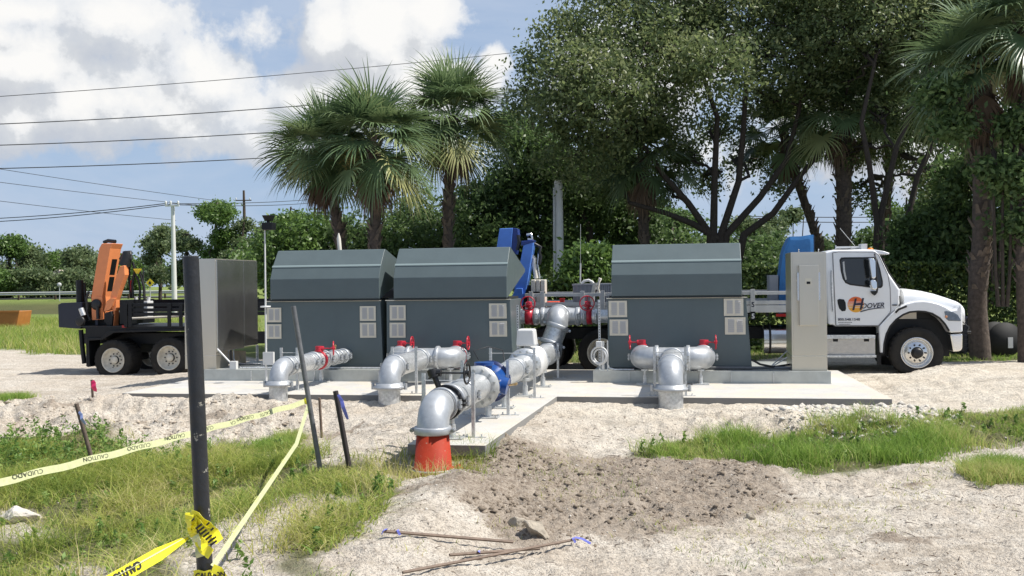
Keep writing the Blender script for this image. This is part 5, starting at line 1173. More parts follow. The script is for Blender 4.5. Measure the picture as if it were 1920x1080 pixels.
def frondmesh(hub,dirv,L,droop,nl,width,spread,dead=False,rd=random):
    """costapalmate fan: strips radiating from the hub, tips hanging"""
    d=Vector(dirv).normalized(); up=Vector((0,0,1)); s=d.cross(up); s=s.normalized() if s.length>.05 else Vector((1,0,0)); n=s.cross(d)
    vs=[];fs=[]; hub=Vector(hub)
    roll=rd.uniform(-.5,.5); s,n=(s*math.cos(roll)+n*math.sin(roll)),(n*math.cos(roll)-s*math.sin(roll))
    for i in range(nl):
        f=(i/(nl-1)-.5)*2; an=f*spread+rd.uniform(-.04,.04); ll=L*(1-.35*abs(f)**2)*rd.uniform(.72,1.1); dk=droop*rd.uniform(.6,1.7)
        dr=(d*math.cos(an)+s*math.sin(an)+n*(.25*(abs(f)) ) ).normalized(); sd_=dr.cross(n).normalized()
        i0=len(vs); K=5; p=hub+d*.10*(1-abs(f)); v=dr.copy(); dl=ll/K
        for k in range(K+1):
            t=k/K; w=width*(.55+1.0*t if t<.45 else 1.0*(1-t)/.55+.04); vs+= [tuple(p-sd_*w/2),tuple(p+sd_*w/2)]
            v=(v+Vector((0,0,-dk*(.10+t*t*.9)*(1.2 if dead else 1)*.55))).normalized(); p=p+v*dl
        fs+=[(i0+2*k,i0+2*k+1,i0+2*k+3,i0+2*k+2) for k in range(K)]
    return vs,fs
def palm(label,px,pyc,pyb,d,R_,nf=38,ndead=10,tr=.17,lean=0.,base=None,dpx=0,seeds=0,trpx=None,spr=1.):
    c=P(px,pyc,d); b=P((trpx or px),pyb,d); g=h1(b.x,b.y)-.1; b=Vector((b.x,b.y,g)); rd=random.Random(int(px*7+pyc)); L0=R_*.62
    t=thing('cabbage_palm',label,'palm tree',b,'world','cabbage palms behind the enclosures')
    mb=MB(); n=16; pts=[b.lerp(c,i/n)+Vector((.12*math.sin(i*.45+px),.08*math.cos(i*.5),0))*min(1,i/4)*(1-i/n) for i in range(n+1)]
    mb.tube(pts,[tr*(1.12 if i<2 else 1+.10*math.sin(i*2.1+px)*.5)*(1.25 if i>n-4 else 1) for i in range(n+1)],14); hh=c.z-g
    for i in range(int(hh*16)):   # leaf boots criss-crossing the trunk
        f=rd.uniform(.25,.99); q=rd.uniform(0,6.28); z=pts[0].lerp(pts[-1],f); o=Vector((math.cos(q),math.sin(q),0)); tg=Vector((-math.sin(q),math.cos(q),0)); r1=tr*.95; zc=pts[int(f*n)].lerp(pts[min(n,int(f*n)+1)],f*n-int(f*n))
        L=rd.uniform(.14,.30)*(.6+.8*f); a0=zc+o*r1-tg*.07; a1=zc+o*r1+tg*.07; e=zc+o*(r1+L*.45)+Vector((0,0,L))+tg*rd.uniform(-.08,.08)
        mb.add([a0,a1,e+tg*.03,e-tg*.03,a0-o*.05,a1-o*.05],[(0,1,2,3),(1,5,2),(4,0,3),(5,4,3,2)],1)
    build(mb,'trunk',['bark_palm','boot'],t)
    V=[];Fq=[];Vd=[];Fd=[];vc=[];vd=[];st=MB()
    for i in range(nf+ndead):
        dead=i>=nf; f=(i+.5)/nf if not dead else 1.
        el=math.radians(88-122*f+rd.uniform(-12,12)) if not dead else math.radians(rd.uniform(-86,-60)); azr=i*2.39996+rd.uniform(-.3,.3)
        dv=Vector((math.cos(azr)*math.cos(el),math.sin(azr)*math.cos(el),math.sin(el))); pl=L0*rd.uniform(.6,.98)*(1. if not dead else .55)*(.75+.25*math.cos(el))*spr
        p0=c+Vector((0,0,rd.uniform(-.25,.15)))-Vector((0,0,.25 if dead else 0)); m1=p0+dv*pl*.5+Vector((0,0,.04)); hub=p0+dv*pl+Vector((0,0,-.10*pl*pl)); st.tube([p0,m1,hub],[.022,.016,.012],5,1 if dead else 0)
        dd=(hub-m1).normalized(); dd=(dd+Vector((0,0,-.25 if not dead else -.8))).normalized()
        vs,fs=frondmesh(hub,dd,L0*rd.uniform(.85,1.15)*(.85 if dead else 1),rd.uniform(.3,.65)+.65*f*f if not dead else .9,34 if not dead else 20,.058 if not dead else .05,1.9 if not dead else .9,dead,rd)
        A,B_,C_=(Vd,Fd,vd) if dead else (V,Fq,vc); o_=len(A); A+=vs; B_+= [tuple(x+o_ for x in q) for q in fs]; tone=min(1,max(0,rd.uniform(.1,.75)+(.25 if f>.85 else 0))); C_+=[min(1,max(0,tone+rd.uniform(-.12,.12)))]*len(vs)
    build(st,'petiole',['leaf_stalk','dead_frond'],t)
    for nm,A,B_,C_,mm in (('frond',V,Fq,vc,'leaf_palm'),('dead_frond',Vd,Fd,vd,'dead_leaf')):
        numesh(nm,np.array(A)-np.array(b),np.array(B_),[mm],attrs={'v':np.array(C_)},parent=t)
    for i in range(seeds):
        mb=MB(); q=P(px+dpx+(-95 if i==1 else -40),pyc+(-12 if i==1 else 25),d-1.0); 
        for k in range(150):
            o=Vector((rd.gauss(0,.13),rd.gauss(0,.13),rd.gauss(0,.24))); mb.tube([q+o,q+o+Vector((rd.uniform(-.12,.12),rd.uniform(-.1,.1),rd.uniform(-.14,.06)))],.007,3)
        mb.tube([c,q+Vector((0,0,.3)),q],.02,5); build(mb,'seed_cluster','seedstalk',t)
    return t
leafmat('leaf_stalk',[(.12,.15,.05),(.12,.15,.05)])
palm('broad palm with drooping fronds left of centre, trunk standing clear of the others',700,268,520,30,2.3,46,30,.17,trpx=704,seeds=1,spr=1.)
palm('short full-crowned palm leftmost of the group, brushing the bare sky',606,285,520,31.5,2.15,46,26,.15,trpx=672,seeds=1)
palm('taller palm just right of the broad left pair, against the clouds',848,222,520,33,2.5,50,16,.16,trpx=832)
palm('dark palm behind the gap between middle and right enclosures',1205,300,520,35,2.35,34,12,.17,trpx=1210)
palm('dark palm with hanging fronds left of the sky gap',1468,245,500,36,2.1,30,12,.14,trpx=1580)
palm('thick palm with rough trunk right of the sky gap behind the white cab',1580,215,500,34,2.25,36,14,.25)
palm('dark palm with wide fans between the sky gap and the right trunks',1672,215,500,36,2.1,36,8,.13,trpx=1655)
palm('big palm with a criss-cross trunk and brown skirt near the right edge',1838,130,640,24,2.1,36,34,.22,trpx=1838)
palm('high palm cut by the top right corner of the view',1925,55,640,23,2.0,38,14,.18,trpx=1925)
# live oaks
def vpx(px,py,d): return tuple(P(px,py,d))
dO=34
stems=[[vpx(1328,560,dO),vpx(1332,440,dO),vpx(1290,380,dO),vpx(1245,330,dO),vpx(1190,250,dO)],[vpx(1335,560,dO),vpx(1338,430,dO),vpx(1340,330,dO),vpx(1345,220,dO),vpx(1310,120,dO)],
  [vpx(1345,560,dO),vpx(1352,440,dO),vpx(1385,340,dO),vpx(1395,230,dO),vpx(1400,110,dO)],[vpx(1350,560,dO),vpx(1362,440,dO),vpx(1425,370,dO),vpx(1475,300,dO),vpx(1500,200,dO)],[vpx(1345,560,dO),vpx(1350,450,dO),vpx(1300,420,dO),vpx(1250,400,dO),vpx(1180,380,dO)],
  [vpx(1370,560,dO),vpx(1395,440,dO),vpx(1450,400,dO),vpx(1500,330,dO),vpx(1560,260,dO)]]
bl=[pick(*q) for q in [(1090,130,90,32),(1180,60,95,33),(1150,170,100,31),(1060,210,75,32),(1010,120,45,34),(1250,110,95,32),(1290,30,100,34),(1390,40,100,34),(1340,130,90,31),(1230,220,85,34),(1100,280,90,33),(1450,110,80,33),(1500,40,90,34),(1420,190,60,35),(1130,-30,90,34),(1300,-60,110,34),(1480,-50,110,34),(1520,140,60,33),(1060,60,60,33),(1350,240,45,36),(985,190,50,35),(1280,300,50,36),(1400,300,34,37),(1460,340,34,37),(1330,340,30,37),(1240,360,40,36),(1500,290,30,37),(1170,330,55,36)]]
tree('live_oak','spreading live oak with many forked limbs filling the upper centre right','tree',P(1345,545,dO)-ZA*.3,stems,bl,80000,.074,'leaf_oak',r0=.15,clus=.26,twigs=9)
dO=31
stems=[[vpx(1640,560,dO),vpx(1645,420,dO),vpx(1630,310,dO),vpx(1615,230,dO),vpx(1640,120,dO)],[vpx(1650,560,dO),vpx(1652,400,dO),vpx(1680,280,dO),vpx(1720,180,dO),vpx(1760,90,dO)],[vpx(1690,560,dO),vpx(1700,420,dO),vpx(1720,330,dO),vpx(1760,250,dO),vpx(1800,200,dO)]]
bl=[pick(*q) for q in [(1590,60,90,32),(1680,40,95,31),(1770,50,95,31),(1640,130,70,33),(1730,130,85,32),(1600,-40,110,32),(1740,-50,110,32),(1850,20,80,30),(1560,110,60,34),(1800,150,60,33),(1540,30,70,34),(1880,-40,100,30),(1640,215,55,33),(1730,230,60,33),(1790,270,50,32),(1700,300,40,34),(1600,290,35,34),(1560,200,50,34),(1620,360,32,35),(1760,340,50,34)]]
tree('live_oak','second live oak with thin dark stems spreading over the white cab','tree',P(1650,545,dO)-ZA*.3,stems,bl,60000,.070,'leaf_oak',r0=.115,clus=.26,twigs=8)
# oak at the left end of the row, behind the white pole
dO=38
stems=[[vpx(985,560,dO),vpx(990,420,dO),vpx(980,330,dO),vpx(1000,230,dO)],[vpx(1110,560,dO),vpx(1105,430,dO),vpx(1070,360,dO),vpx(1040,300,dO)]]
bl=[pick(*q) for q in [(1000,290,75,38),(960,370,70,38),(1060,340,80,38),(1120,370,80,39),(1000,440,80,38),(930,440,60,38),(1180,420,70,40),(1080,440,50,41),(1150,300,60,40),(960,240,40,39)]]
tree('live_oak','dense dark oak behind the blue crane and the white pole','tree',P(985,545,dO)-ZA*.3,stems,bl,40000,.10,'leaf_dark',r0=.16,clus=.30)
# understory bushes
def bush(name,label,px,py,d,blobs,n,sz,lm,group='bushes under the palms and oaks',cat='bush',clus=.2):
    stems=[[vpx(px+o,575,d),vpx(px+o*1.6,520,d),vpx(px+o*2.5,py,d)] for o in (-8,0,8)]
    return tree(name,label,cat,P(px,548,d)-ZA*.4,stems,[pick(*b) for b in blobs],n,sz,lm,group,r0=.05,clus=clus,twigs=2)
bush('bush','dense bush behind the white mast and the left cabinet',560,460,36,[(520,470,60,36),(570,440,60,36),(600,490,70,36),(540,520,70,36),(480,500,50,38),(630,430,40,38)],14000,.085,'leaf_bush')
bush('bush','dark bush between the two left palm trunks',700,450,36,[(660,450,60,36),(720,440,60,37),(770,460,70,36),(700,500,70,36),(640,500,60,36),(780,400,50,38)],14000,.085,'leaf_dark')
bush('bush','dark bush right of the third palm trunk',860,440,37,[(830,440,60,37),(890,430,70,37),(860,490,70,36),(930,480,70,37),(900,370,50,39),(800,500,60,37),(870,400,50,38)],15000,.085,'leaf_dark')
bush('bush','bright green young bush right of the white pole',1103,490,28,[(1085,490,34,28),(1115,480,36,28),(1100,510,45,28),(1130,510,30,28),(1070,520,30,28)],5200,.075,'leaf_bush',clus=.15)
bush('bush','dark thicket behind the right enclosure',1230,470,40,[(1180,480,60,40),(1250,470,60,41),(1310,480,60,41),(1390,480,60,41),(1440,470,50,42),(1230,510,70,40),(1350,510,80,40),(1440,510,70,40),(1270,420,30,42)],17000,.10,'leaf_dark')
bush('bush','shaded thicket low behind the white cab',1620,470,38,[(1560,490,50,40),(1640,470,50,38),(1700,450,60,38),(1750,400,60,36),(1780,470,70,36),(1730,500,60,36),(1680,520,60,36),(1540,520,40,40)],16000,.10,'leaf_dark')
bush('bush','green climbing shrub round the criss-cross palm trunk',1860,330,27,[(1800,330,50,28),(1850,290,50,27),(1900,350,60,27),(1790,400,50,29),(1880,420,60,28),(1840,230,40,29),(1930,270,50,28),(1900,480,60,30),(1800,470,50,31)],17000,.085,'leaf_dark')
bush('bush','lone small palm-like shrub in the sky gap left of the cab',1487,405,55,[(1487,400,20,55,12),(1480,410,14,55)],900,.14,'leaf_far',clus=.16)
bush('bush','dark foliage in front of the criss-cross palm crown at the right edge',1880,250,23,[(1785,235,32,23),(1915,235,36,22.6),(1900,330,42,22.8),(1760,170,28,23),(1925,420,40,23),(1862,318,22,22.8)],9000,.075,'leaf_dark')
bush('bush','shaded green shrub between the right palm trunks and the hedge',1760,440,29,[(1720,430,45,29),(1780,450,50,28.5),(1700,480,40,29),(1760,500,50,28.5),(1860,520,50,28),(1910,470,50,28)],13000,.08,'leaf_dark')
# hedge
def hedge(label,x0,x1,y0,y1,d,n,lm='leaf_hedge'):
    p0=P(x0,y0,d); p1=P(x1,y0,d); g=-.3; t=thing('hedge',label,'hedge',((p0.x+p1.x)/2,d,g),'world')
    mb=MB(); w=p1.x-p0.x
    for k in range(int(w/1.1)): x=p0.x+1.1*k+.4; limb(mb,(x,d+.1,g),(x+random.uniform(-.3,.3),d,p0.z*.7),.035,.012,.15,4,k)
    build(mb,'stems','bark',t)
    X=rng.uniform(p0.x,p1.x,n); Zt=p0.z+.12*fbm(X,X*0,.9,4,7); r=rng.uniform(0,1,n); face=rng.uniform(0,1,n)<.62
    Z=np.where(face,g+.15+(Zt-g-.15)*r,Zt+rng.normal(0,.05,n)); Y=d+np.where(face,-.55+rng.exponential(.16,n),rng.uniform(-.55,.6,n))+.10*fbm(X,Z,1.6,3,9)
    c=np.stack([X,Y,Z],-1); co,f=leafquads(c,None,.065,.55); numesh('foliage',co-np.array([(p0.x+p1.x)/2,d,g]),f,[lm],attrs={'v':np.repeat(rng.uniform(0,1,n)**1.4,4)},parent=t); return t
hedge('clipped dark hedge running behind the white truck and cab',1385,2050,503,600,27.5,34000)
hedge('clipped dark hedge behind the flatbed rails and crates',960,1150,531,600,28.5,9000)
# trees beyond the road on the left
def pine(label,px,pyt,pyb,d,w,n,lm='leaf_far',kind='pine_tree',seed=0):
    rd=random.Random(seed+px); b=P(px,pyb,d); st=[[tuple(b-ZA*1),tuple(P(px+rd.uniform(-4,4),(pyb*2+pyt)/3,d)),tuple(P(px+rd.uniform(-5,5),(pyb+pyt*2)/3,d)),tuple(P(px+rd.uniform(-4,4),pyt+8,d))]]
    h=pyb-pyt; bl=[]
    for i in range(12):
        f=rd.uniform(.0,.85); rr=w*rd.uniform(.42,.72)*(1-.2*f); bl.append(pick(px+rd.uniform(-w,w)*.7,pyt+rr*.7+h*f,rr,d+rd.uniform(-2,2),rr*rd.uniform(.5,.8)))
    return tree(kind,label,'tree',b-ZA*.5,st,bl,int(n*1.5),.0016*d,lm,'trees beyond the road on the left',r0=.0018*d,clus=.0036*d,per=12,twigs=2)
row=[(18,430,545,120,34,'tall pine at the far left edge, flat yellowish top'),(-30,440,545,118,36,'pine mostly outside the left edge'),(62,462,545,125,26,'rounded tree second in the far left row'),(95,470,545,128,24,'rounded tree third in the far left row'),(148,462,545,122,24,'flat-topped tree above the dark toolbox'),(180,478,545,130,24,'low tree right behind the orange boom foot'),(235,482,548,125,26,'low tree behind the orange crane hoses'),
 (300,425,548,95,24,'thin-crowned tree left of the concrete pole'),(352,432,550,90,26,'full tree just right of the concrete pole'),(405,372,550,88,34,'tall open pine above the left steel cabinet'),(455,410,550,86,30,'mid green tree under the brown wooden pole'),(505,420,550,82,32,'leafy tree behind the white mast'),(545,380,550,85,26,'feathery pale tree left of the first palm'),(60,500,548,112,30,'dense shrub tree behind the round road sign'),(130,505,548,112,30,'dense shrub tree by the tan roof'),(10,505,548,112,30,'dense shrub tree at the left edge by the road'),(200,508,548,112,30,'dense shrub tree behind the orange crane')]
for i,(x,yt,yb,d,w,l) in enumerate(row): pine(l,x,yt,yb,d,w,7000 if d>100 else 9000,seed=i,lm='leaf_far' if i%3 else 'leaf_bush')
rd=random.Random(3)
for k,(x,yt,d,w,l) in enumerate([(965,350,44,40,'pale tree between the oaks left of the white pole'),(1075,372,46,36,'pale tree seen through the gap right of the white pole'),(1160,400,47,40,'pale tree seen under the oak left of its trunk'),(1275,395,48,44,'pale tree seen between the oak stems'),(1420,400,50,46,'pale tree under the leaning oak limbs'),(1530,430,52,26,'low pale tree in the sky gap by the blue tarp'),(1700,360,46,50,'pale tree behind the right oak stems'),(1790,300,44,44,'pale tree left of the criss-cross palm')]):
    b=P(x,548,d); rr_=random.Random(k); bl=[pick(x+rr_.uniform(-w,w),yt+rr_.uniform(10,150),w*rr_.uniform(.35,.6),d+rr_.uniform(-1.5,1.5)) for _ in range(9)]
    tree('background_tree',l,'tree',b-ZA*.5,[[tuple(b-ZA),tuple(P(x+3,500,d)),tuple(P(x-2,yt+60,d)),tuple(P(x,yt+10,d))]],bl,11000,.085,'leaf_far' if k%3 else 'leaf_bush','paler trees behind the oaks',r0=.09,clus=.2,per=12,twigs=3)
# leafy weeds
def weedplants(name,poly,n,hh,label):
    q=scatter(poly,n); L=[];V=[]
    for w in q:
        m=26; h=hh*rng.uniform(.5,1.3); f=rng.uniform(0,1,m); an=rng.uniform(0,6.28,m); r=.10*h/.4*(1-.4*f)*rng.uniform(.3,1.2,m)
        L.append(np.stack([w[0]+np.cos(an)*r,w[1]+np.sin(an)*r,w[2]+.03+h*f],-1)); V.append(np.full(m,rng.uniform(.1,.9)))
    L=np.concatenate(L);V=np.concatenate(V); co,f=leafquads(L,None,.028,.42); tag(numesh(name,co,f,['leaf_weed'],attrs={'v':np.clip(np.repeat(V+rng.normal(0,.15,len(V)),4),0,1)}),label,'weeds',kind='stuff')
leafmat('leaf_weed',[(.10,.19,.04),(.18,.29,.065),(.30,.40,.12)],.5,.3,.4)
weedplants('weeds',gp([(-60,835),(60,830),(200,836),(420,862),(300,880),(60,890),(-60,890)]),380,.24,'leafy green weeds along the back edge of the left grass')
weedplants('weeds',G_LEFT,380,.13,'low leafy weeds scattered through the left grass')
weedplants('weeds',G_RIGHT,220,.13,'low leafy weeds in the right grass strip')
# background wood mass far behind everything
bl=[pick(x,505+rd.uniform(-12,12),36,rd.uniform(140,160),22) for x in range(-200,620,36)]
tree('background_tree','low dark belt of trees far beyond the road','tree belt',P(200,545,150),[[tuple(P(x,548,150)),tuple(P(x,515,150))] for x in range(-160,600,60)],bl,9000,.32,'leaf_dark',r0=.2,clus=.6,per=12)
bl=[pick(x,492+rd.uniform(-16,14),42,rd.uniform(58,66),30) for x in range(860,2100,44)]
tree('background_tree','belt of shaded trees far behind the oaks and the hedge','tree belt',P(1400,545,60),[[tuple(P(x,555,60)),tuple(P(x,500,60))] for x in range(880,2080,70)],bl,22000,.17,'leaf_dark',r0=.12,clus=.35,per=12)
# ---------------- far road, rail, signs, poles, wires
def wbox(name,x0,x1,y0,y1,z0,z1,mm,label=None,cat=None,kind=None):
    mb=MB(); mb.box(x0,x1,y0,y1,z0,z1); return single(mb,name,mm,label,cat,((x0+x1)/2,y0,z0),'world',kind=kind)
zr=.62
wbox('road',-140,-32,108,116,.2,zr+.06,'road','asphalt road on the far bank at the left','road','structure')
t=thing('guardrail','long steel guardrail along the far road at the left','guardrail',(-60,105,.5),'world'); 
mb=MB(); z=P(60,550.5,105).z; 
mb.prism([(105,z-.17),(104.92,z-.1),(105,z),(104.92,z+.1),(105,z+.17),(105.03,z+.17),(105.03,z-.17)],-75,-30,0,'a'); build(mb,'rail','galv_dull',t)
for x in np.arange(-74,-30,3.8):
    mb=MB(); mb.box(x-.08,x+.08,105.035,105.2,.1,z+.12); build(mb,'rail_post','wood',t)
def sign(px,py,r,d,pb,mm,label,shape='round'):
    c=P(px,py,d); t=thing('road_sign',label,'road sign',(c.x,d,h1(c.x,d)),'world'); mb=MB(); R0=r*d/F
    if shape=='round': mb.lathe((c.x,d,c.z),(0,1,0),[(0,.001),(0,R0),(.03,R0),(.03,.001)],20)
    else: mb.prism([(c.x-R0,c.z),(c.x,c.z-R0),(c.x+R0,c.z),(c.x,c.z+R0)],d,d+.03)
    sg=build(mb,'panel',mm,t)
    if shape!='round':
        mb=MB(); mb.prism([(c.x-R0*.3,c.z-R0*.3),(c.x+R0*.3,c.z-R0*.3),(c.x+R0*.3,c.z+R0*.1),(c.x,c.z+R0*.5),(c.x-R0*.3,c.z+R0*.1)],d-.012,d-.002); build(mb,'symbol','print_black',sg)
    mb=MB(); mb.cyl((c.x,d+.05,h1(c.x,d)-.3),(c.x,d+.05,c.z+R0*.5),.045,8); build(mb,'post','galv_dull',t)
sign(43,534,3.6,112,548,'white_plastic','small white round sign nearest the left edge by the road'); sign(111,534,4.2,103,552,'white_plastic','white round sign on a post above the dark toolbox'); sign(281,530.5,8,80,560,'yellow_sign','yellow diamond sign with a black symbol right of the orange crane','diamond')
c=P(112,520,118); t=thing('house','small tan house with a gable roof half hidden in the far trees','house',(c.x,118,.5),'world')
mb=MB(); mb.box(c.x-1.6,c.x+2.2,118,122,.3,c.z-.2); build(mb,'wall','house_wall',t)
mb=MB(); mb.prism([(c.x-2,c.z-.25),(c.x+2.6,c.z-.25),(c.x-.2,c.z+.9)],117.6,122.4); build(mb,'roof','roof_tan',t)
def upole(px,py0,py1,d,r0,r1,mm,label,arm,tl=0):
    b=P(px+tl,py1,d); tp=P(px,py0,d); g=h1(b.x,d)-.3; t=thing('utility_pole',label,'utility pole',(b.x,d,g),'world')
    mb=MB(); mb.tube([(b.x,d,g),tuple(b),tuple(tp)],[r0,r0,r1],12); build(mb,'pole',mm,t)
    for (y,w,hs) in arm:
        a=P(px-w/2,y,d); e=P(px+w/2,y,d); mb=MB(); mb.box(a.x,e.x,d-.2,d-.08,a.z-.07,a.z+.07); ca=build(mb,'crossarm',mm,t)
        for k in hs:
            q=P(px+k,y,d); mb=MB(); mb.lathe((q.x,d-.14,q.z+.07),ZA,[(0,.03),(.1,.10),(.18,.07),(.26,.10),(.34,.04)],10); build(mb,'insulator','pole_concrete',ca)
    return t
upole(324,384,553,84,.22,.15,'pole_concrete','concrete utility pole with a short crossarm above the left cabinet',[(386,26,(-12,-3,11))],3)
upole(457,357,400,150,.22,.16,'wood','brown wooden utility pole rising over the tree tops',[(376,30,(-14,12))],1)
p=P(1048,560,34); t=thing('utility_pole','thick pale pole seen through leaves behind the flatbed crates','utility pole',(p.x,34,-.3),'world'); mb=MB(); mb.tube([(p.x,34,-.3),tuple(P(1048,440,34)),tuple(P(1047,338,34))],[.17,.15,.14],16); build(mb,'pole','pole_concrete',t)
mb=MB(); mb.tube([(p.x-.16,33.85,-.3),tuple(P(1039,440,33.85)),tuple(P(1039,352,33.85))],.04,8); build(mb,'riser','galv_dull',t)
def wire(x0,y0,d0,x1,y1,d1,r,label,sag=.4):
    a=P(x0,y0,d0); b=P(x1,y1,d1); mb=MB(); mb.tube([a.lerp(b,i/14)-ZA*sag*4*(i/14)*(1-i/14) for i in range(15)],r,5,0); single(mb,'power_line','wire_black',label,'power line',tuple(a),'world',group='power lines across the left sky')
wire(-400,206,50,1150,78,70,.019,'topmost power line crossing the clouds to the oak',.35)
wire(-400,245,50,640,192,60,.026,'second power line from the top ending behind the palms',.25)
wire(-400,280,50,640,239,60,.026,'third power line from the top ending behind the palms',.25)
wire(-400,321,50,640,287,60,.026,'fourth power line from the top, level with the palm crowns',.25)
wire(-300,268,90,420,378,140,.03,'faint thin wire falling rightwards just below the fourth line',.2); wire(-300,302,90,420,390,140,.03,'faint thin wire falling rightwards, middle of three',.2); wire(-300,338,90,330,413,140,.03,'faint thin wire falling rightwards, lowest of three',.2)
wire(-300,415,90,315,381,84,.035,'upper of the two wires reaching the concrete pole from the left',.5); wire(-300,420,90,321,383,84,.035,'lower of the two wires reaching the concrete pole from the left',.6)
wire(321,382,84,640,368,150,.035,'upper wire running from the concrete pole to the right',.3); wire(333,384,84,640,374,150,.035,'lower wire running from the concrete pole to the right',.4)
wire(1380,405,70,1980,398,70,.03,'upper distant wire across the sky gap by the cab',.2); wire(1380,414,70,1980,408,70,.03,'lower distant wire across the sky gap by the cab',.2)
# orange machine at the left edge
c=P(12,596,60); t=thing('orange_skip','orange steel skip half out of view at the left edge','skip',(c.x,60,h1(c.x,60)),'world'); z0=h1(c.x,60)
mb=MB(); e=P(36,584,60); mb.prism([(c.x-1.6,z0),(e.x-.2,z0),(e.x-.05,z0+.75),(e.x,e.z+.02),(c.x-1.6,e.z)],60,61.6); build(mb,'tub','orange_skip_paint',t,.03); mb=MB(); mb.box(c.x-1.65,e.x+.04,59.93,60.0,e.z-.05,e.z+.06); build(mb,'rim','orange_skip_paint',t)
# dark stack and tyre right of the truck
p=P(1806,578,25); q=P(1855,652,25)
for k in range(9):
    z=h1(p.x,25)+.005+k*.105; mb=MB()
    mb.box(p.x,q.x,25,26.1,z+.075,z+.10)
    for x in np.linspace(p.x,q.x-.1,4): mb.box(x,x+.1,25.02,26.08,z,z+.0745)
    single(mb,'plastic_pallet','navy_box',['lowest','second lowest','third lowest','fourth lowest','middle','fourth from the top','third from the top','second from the top','topmost'][k]+' dark plastic pallet in the stack right of the white cab','pallet',((p.x+q.x)/2,25,z),'world',group='dark pallets stacked by the hedge')
p=P(1885,640,24.6); z=h1(p.x,24.6); t=thing('cable_reel','dark cable reel in the shade near the right edge','reel',(p.x,24.6,z),'world')
for s in (0,.5):
    mb=MB(); mb.lathe((p.x,24.6+s,z+.42),(0,1,0),[(0,.001),(0,.42),(.05,.42),(.05,.001)],32); build(mb,'flange','rubber',t)
mb=MB(); mb.cyl((p.x,24.65,z+.42),(p.x,25.1,z+.42),.25,24); build(mb,'drum','black_iron',t)
mb=MB(); q=P(1898,643,24.5); mb.box(q.x-.06,q.x+.06,24.58,24.598,q.z-.13,q.z+.13); build(mb,'tag','white_plastic',t)

# ---------------- foreground posts, tape, stakes
def gpt(px,py,z0=-.3):
    for _ in range(6): w=Gz(px,py,z0); z0=h1(w.x,w.y)
    return Vector((w.x,w.y,z0))
PD=3.4; pt=P(357.5,481,PD); pm=P(384.5,1080,PD); dv=(pm-pt)/(pm.z-pt.z); g0=h1(pm.x,PD)-.3; pb=pt+dv*(g0-pt.z)
t=thing('steel_post','tall black steel post with chipped paint standing close to the camera','post',tuple(pb),'world')
mb=MB(); mb.tube([pb,pt],.0262,28); post=build(mb,'tube','post_black',t)
mb=MB(); mb.lathe(pt-dv*0,dv,[(-.001,.0262),(.002,.0262),(.002,.022)],24,0,False,True); build(mb,'rim','pipe_grey',t)
def strip(pts,w,nrm,mm,twist=0,fold=0):
    """thin ribbon with real thickness along pts; nrm = face normal"""
    mb=MB(); n=len(pts); L=[]
    for i,p in enumerate(pts):
        p=Vector(p); tg=(Vector(pts[min(i+1,n-1)])-Vector(pts[max(i-1,0)])).normalized(); N=Vector(nrm); N=(N-tg*N.dot(tg)).normalized()
        an=twist*(i/(n-1)) if not callable(twist) else twist(i/(n-1)); U=tg.cross(N); N2=N*math.cos(an)+U*math.sin(an); U2=tg.cross(N2); ww=w(i/(n-1)) if callable(w) else w
        L.append((p+U2*ww/2,p-U2*ww/2,N2))
    vs=[];fs=[]
    for a,b,N in L: vs+=[a+N*.0004,b+N*.0004,b-N*.0004,a-N*.0004]
    for i in range(n-1):
        for k in range(4): fs.append((i*4+k,i*4+(k+1)%4,i*4+4+(k+1)%4,i*4+4+k))
    fs+=[(0,1,2,3),((n-1)*4+3,(n-1)*4+2,(n-1)*4+1,(n-1)*4)]
    mb.add(vs,fs,0,False); return mb
def tapeline(label,A,B,w,sag,mm,words,size,n=40,flip=True,off=0.,tw=0):
    A=Vector(A);B=Vector(B); pts=[A.lerp(B,i/n)-ZA*sag*4*(i/n)*(1-i/n)+ZA*.006*math.sin(i*1.3) for i in range(n+1)]
    D=(B-A).normalized(); toc=(Vector((0,0,H))-(A+B)/2); N=(toc-D*toc.dot(D)).normalized()
    t=thing('caution_tape',label,'caution tape',tuple(A),'world'); 
    if tw: 
        wf=(lambda f: w*(.55+.45*abs(math.cos(f*tw)))); build(strip(pts,wf,N,mm),'ribbon',mm,t)
    else: build(strip(pts,w,N,mm),'ribbon',mm,t)
    U=D.cross(N); U=-U if U.z<0 else U; x=D if D.cross(U).dot(N)>0 else -D
    for f,wd in words:
        k=f*n; i=min(int(k),n-1); p=pts[i].lerp(pts[i+1],k-i); dd=(pts[i+1]-pts[i]).normalized(); xx=dd if dd.dot(x)>0 else -dd; yy=N.cross(xx); 
        if flip: xx,yy=-xx,-yy
        text(wd,'lettering','print_black',t,p+N*.001-yy*size*.36-xx*0,xx,yy,size,.0002,0,1.35,0)
    return t
lp0=P(577.5,753,12.); la=P(-70,921,7.4)
tapeline('long pale caution tape from the left edge to the leaning grey pipe',la,lp0+Vector((-.03,-.05,0)),.060,.02,'tape_pale',[(.16,'CUIDADO'),(.315,'CAUTION'),(.43,'CUIDADO'),(.535,'CAUTION'),(.63,'CUIDADO'),(.71,'CAUTION'),(.78,'CUIDADO'),(.85,'CAUTION')],.050)
q0=P(399,1062,PD-.03); q1=P(556,832,8.2); q2=P(578,760,11.9)
pts=[q0,q0.lerp(q1,.25),q0.lerp(q1,.5),q0.lerp(q1,.75),q1,q1.lerp(q2,.5),q2]
N=(Vector((0,0,H))-q1).normalized(); mb=strip([Vector(pts[0]).lerp(q1,i/24) if i<25 else q1.lerp(q2,(i-24)/10) for i in range(35)],lambda f:.018+.018*f,N,'tape_pale'); 
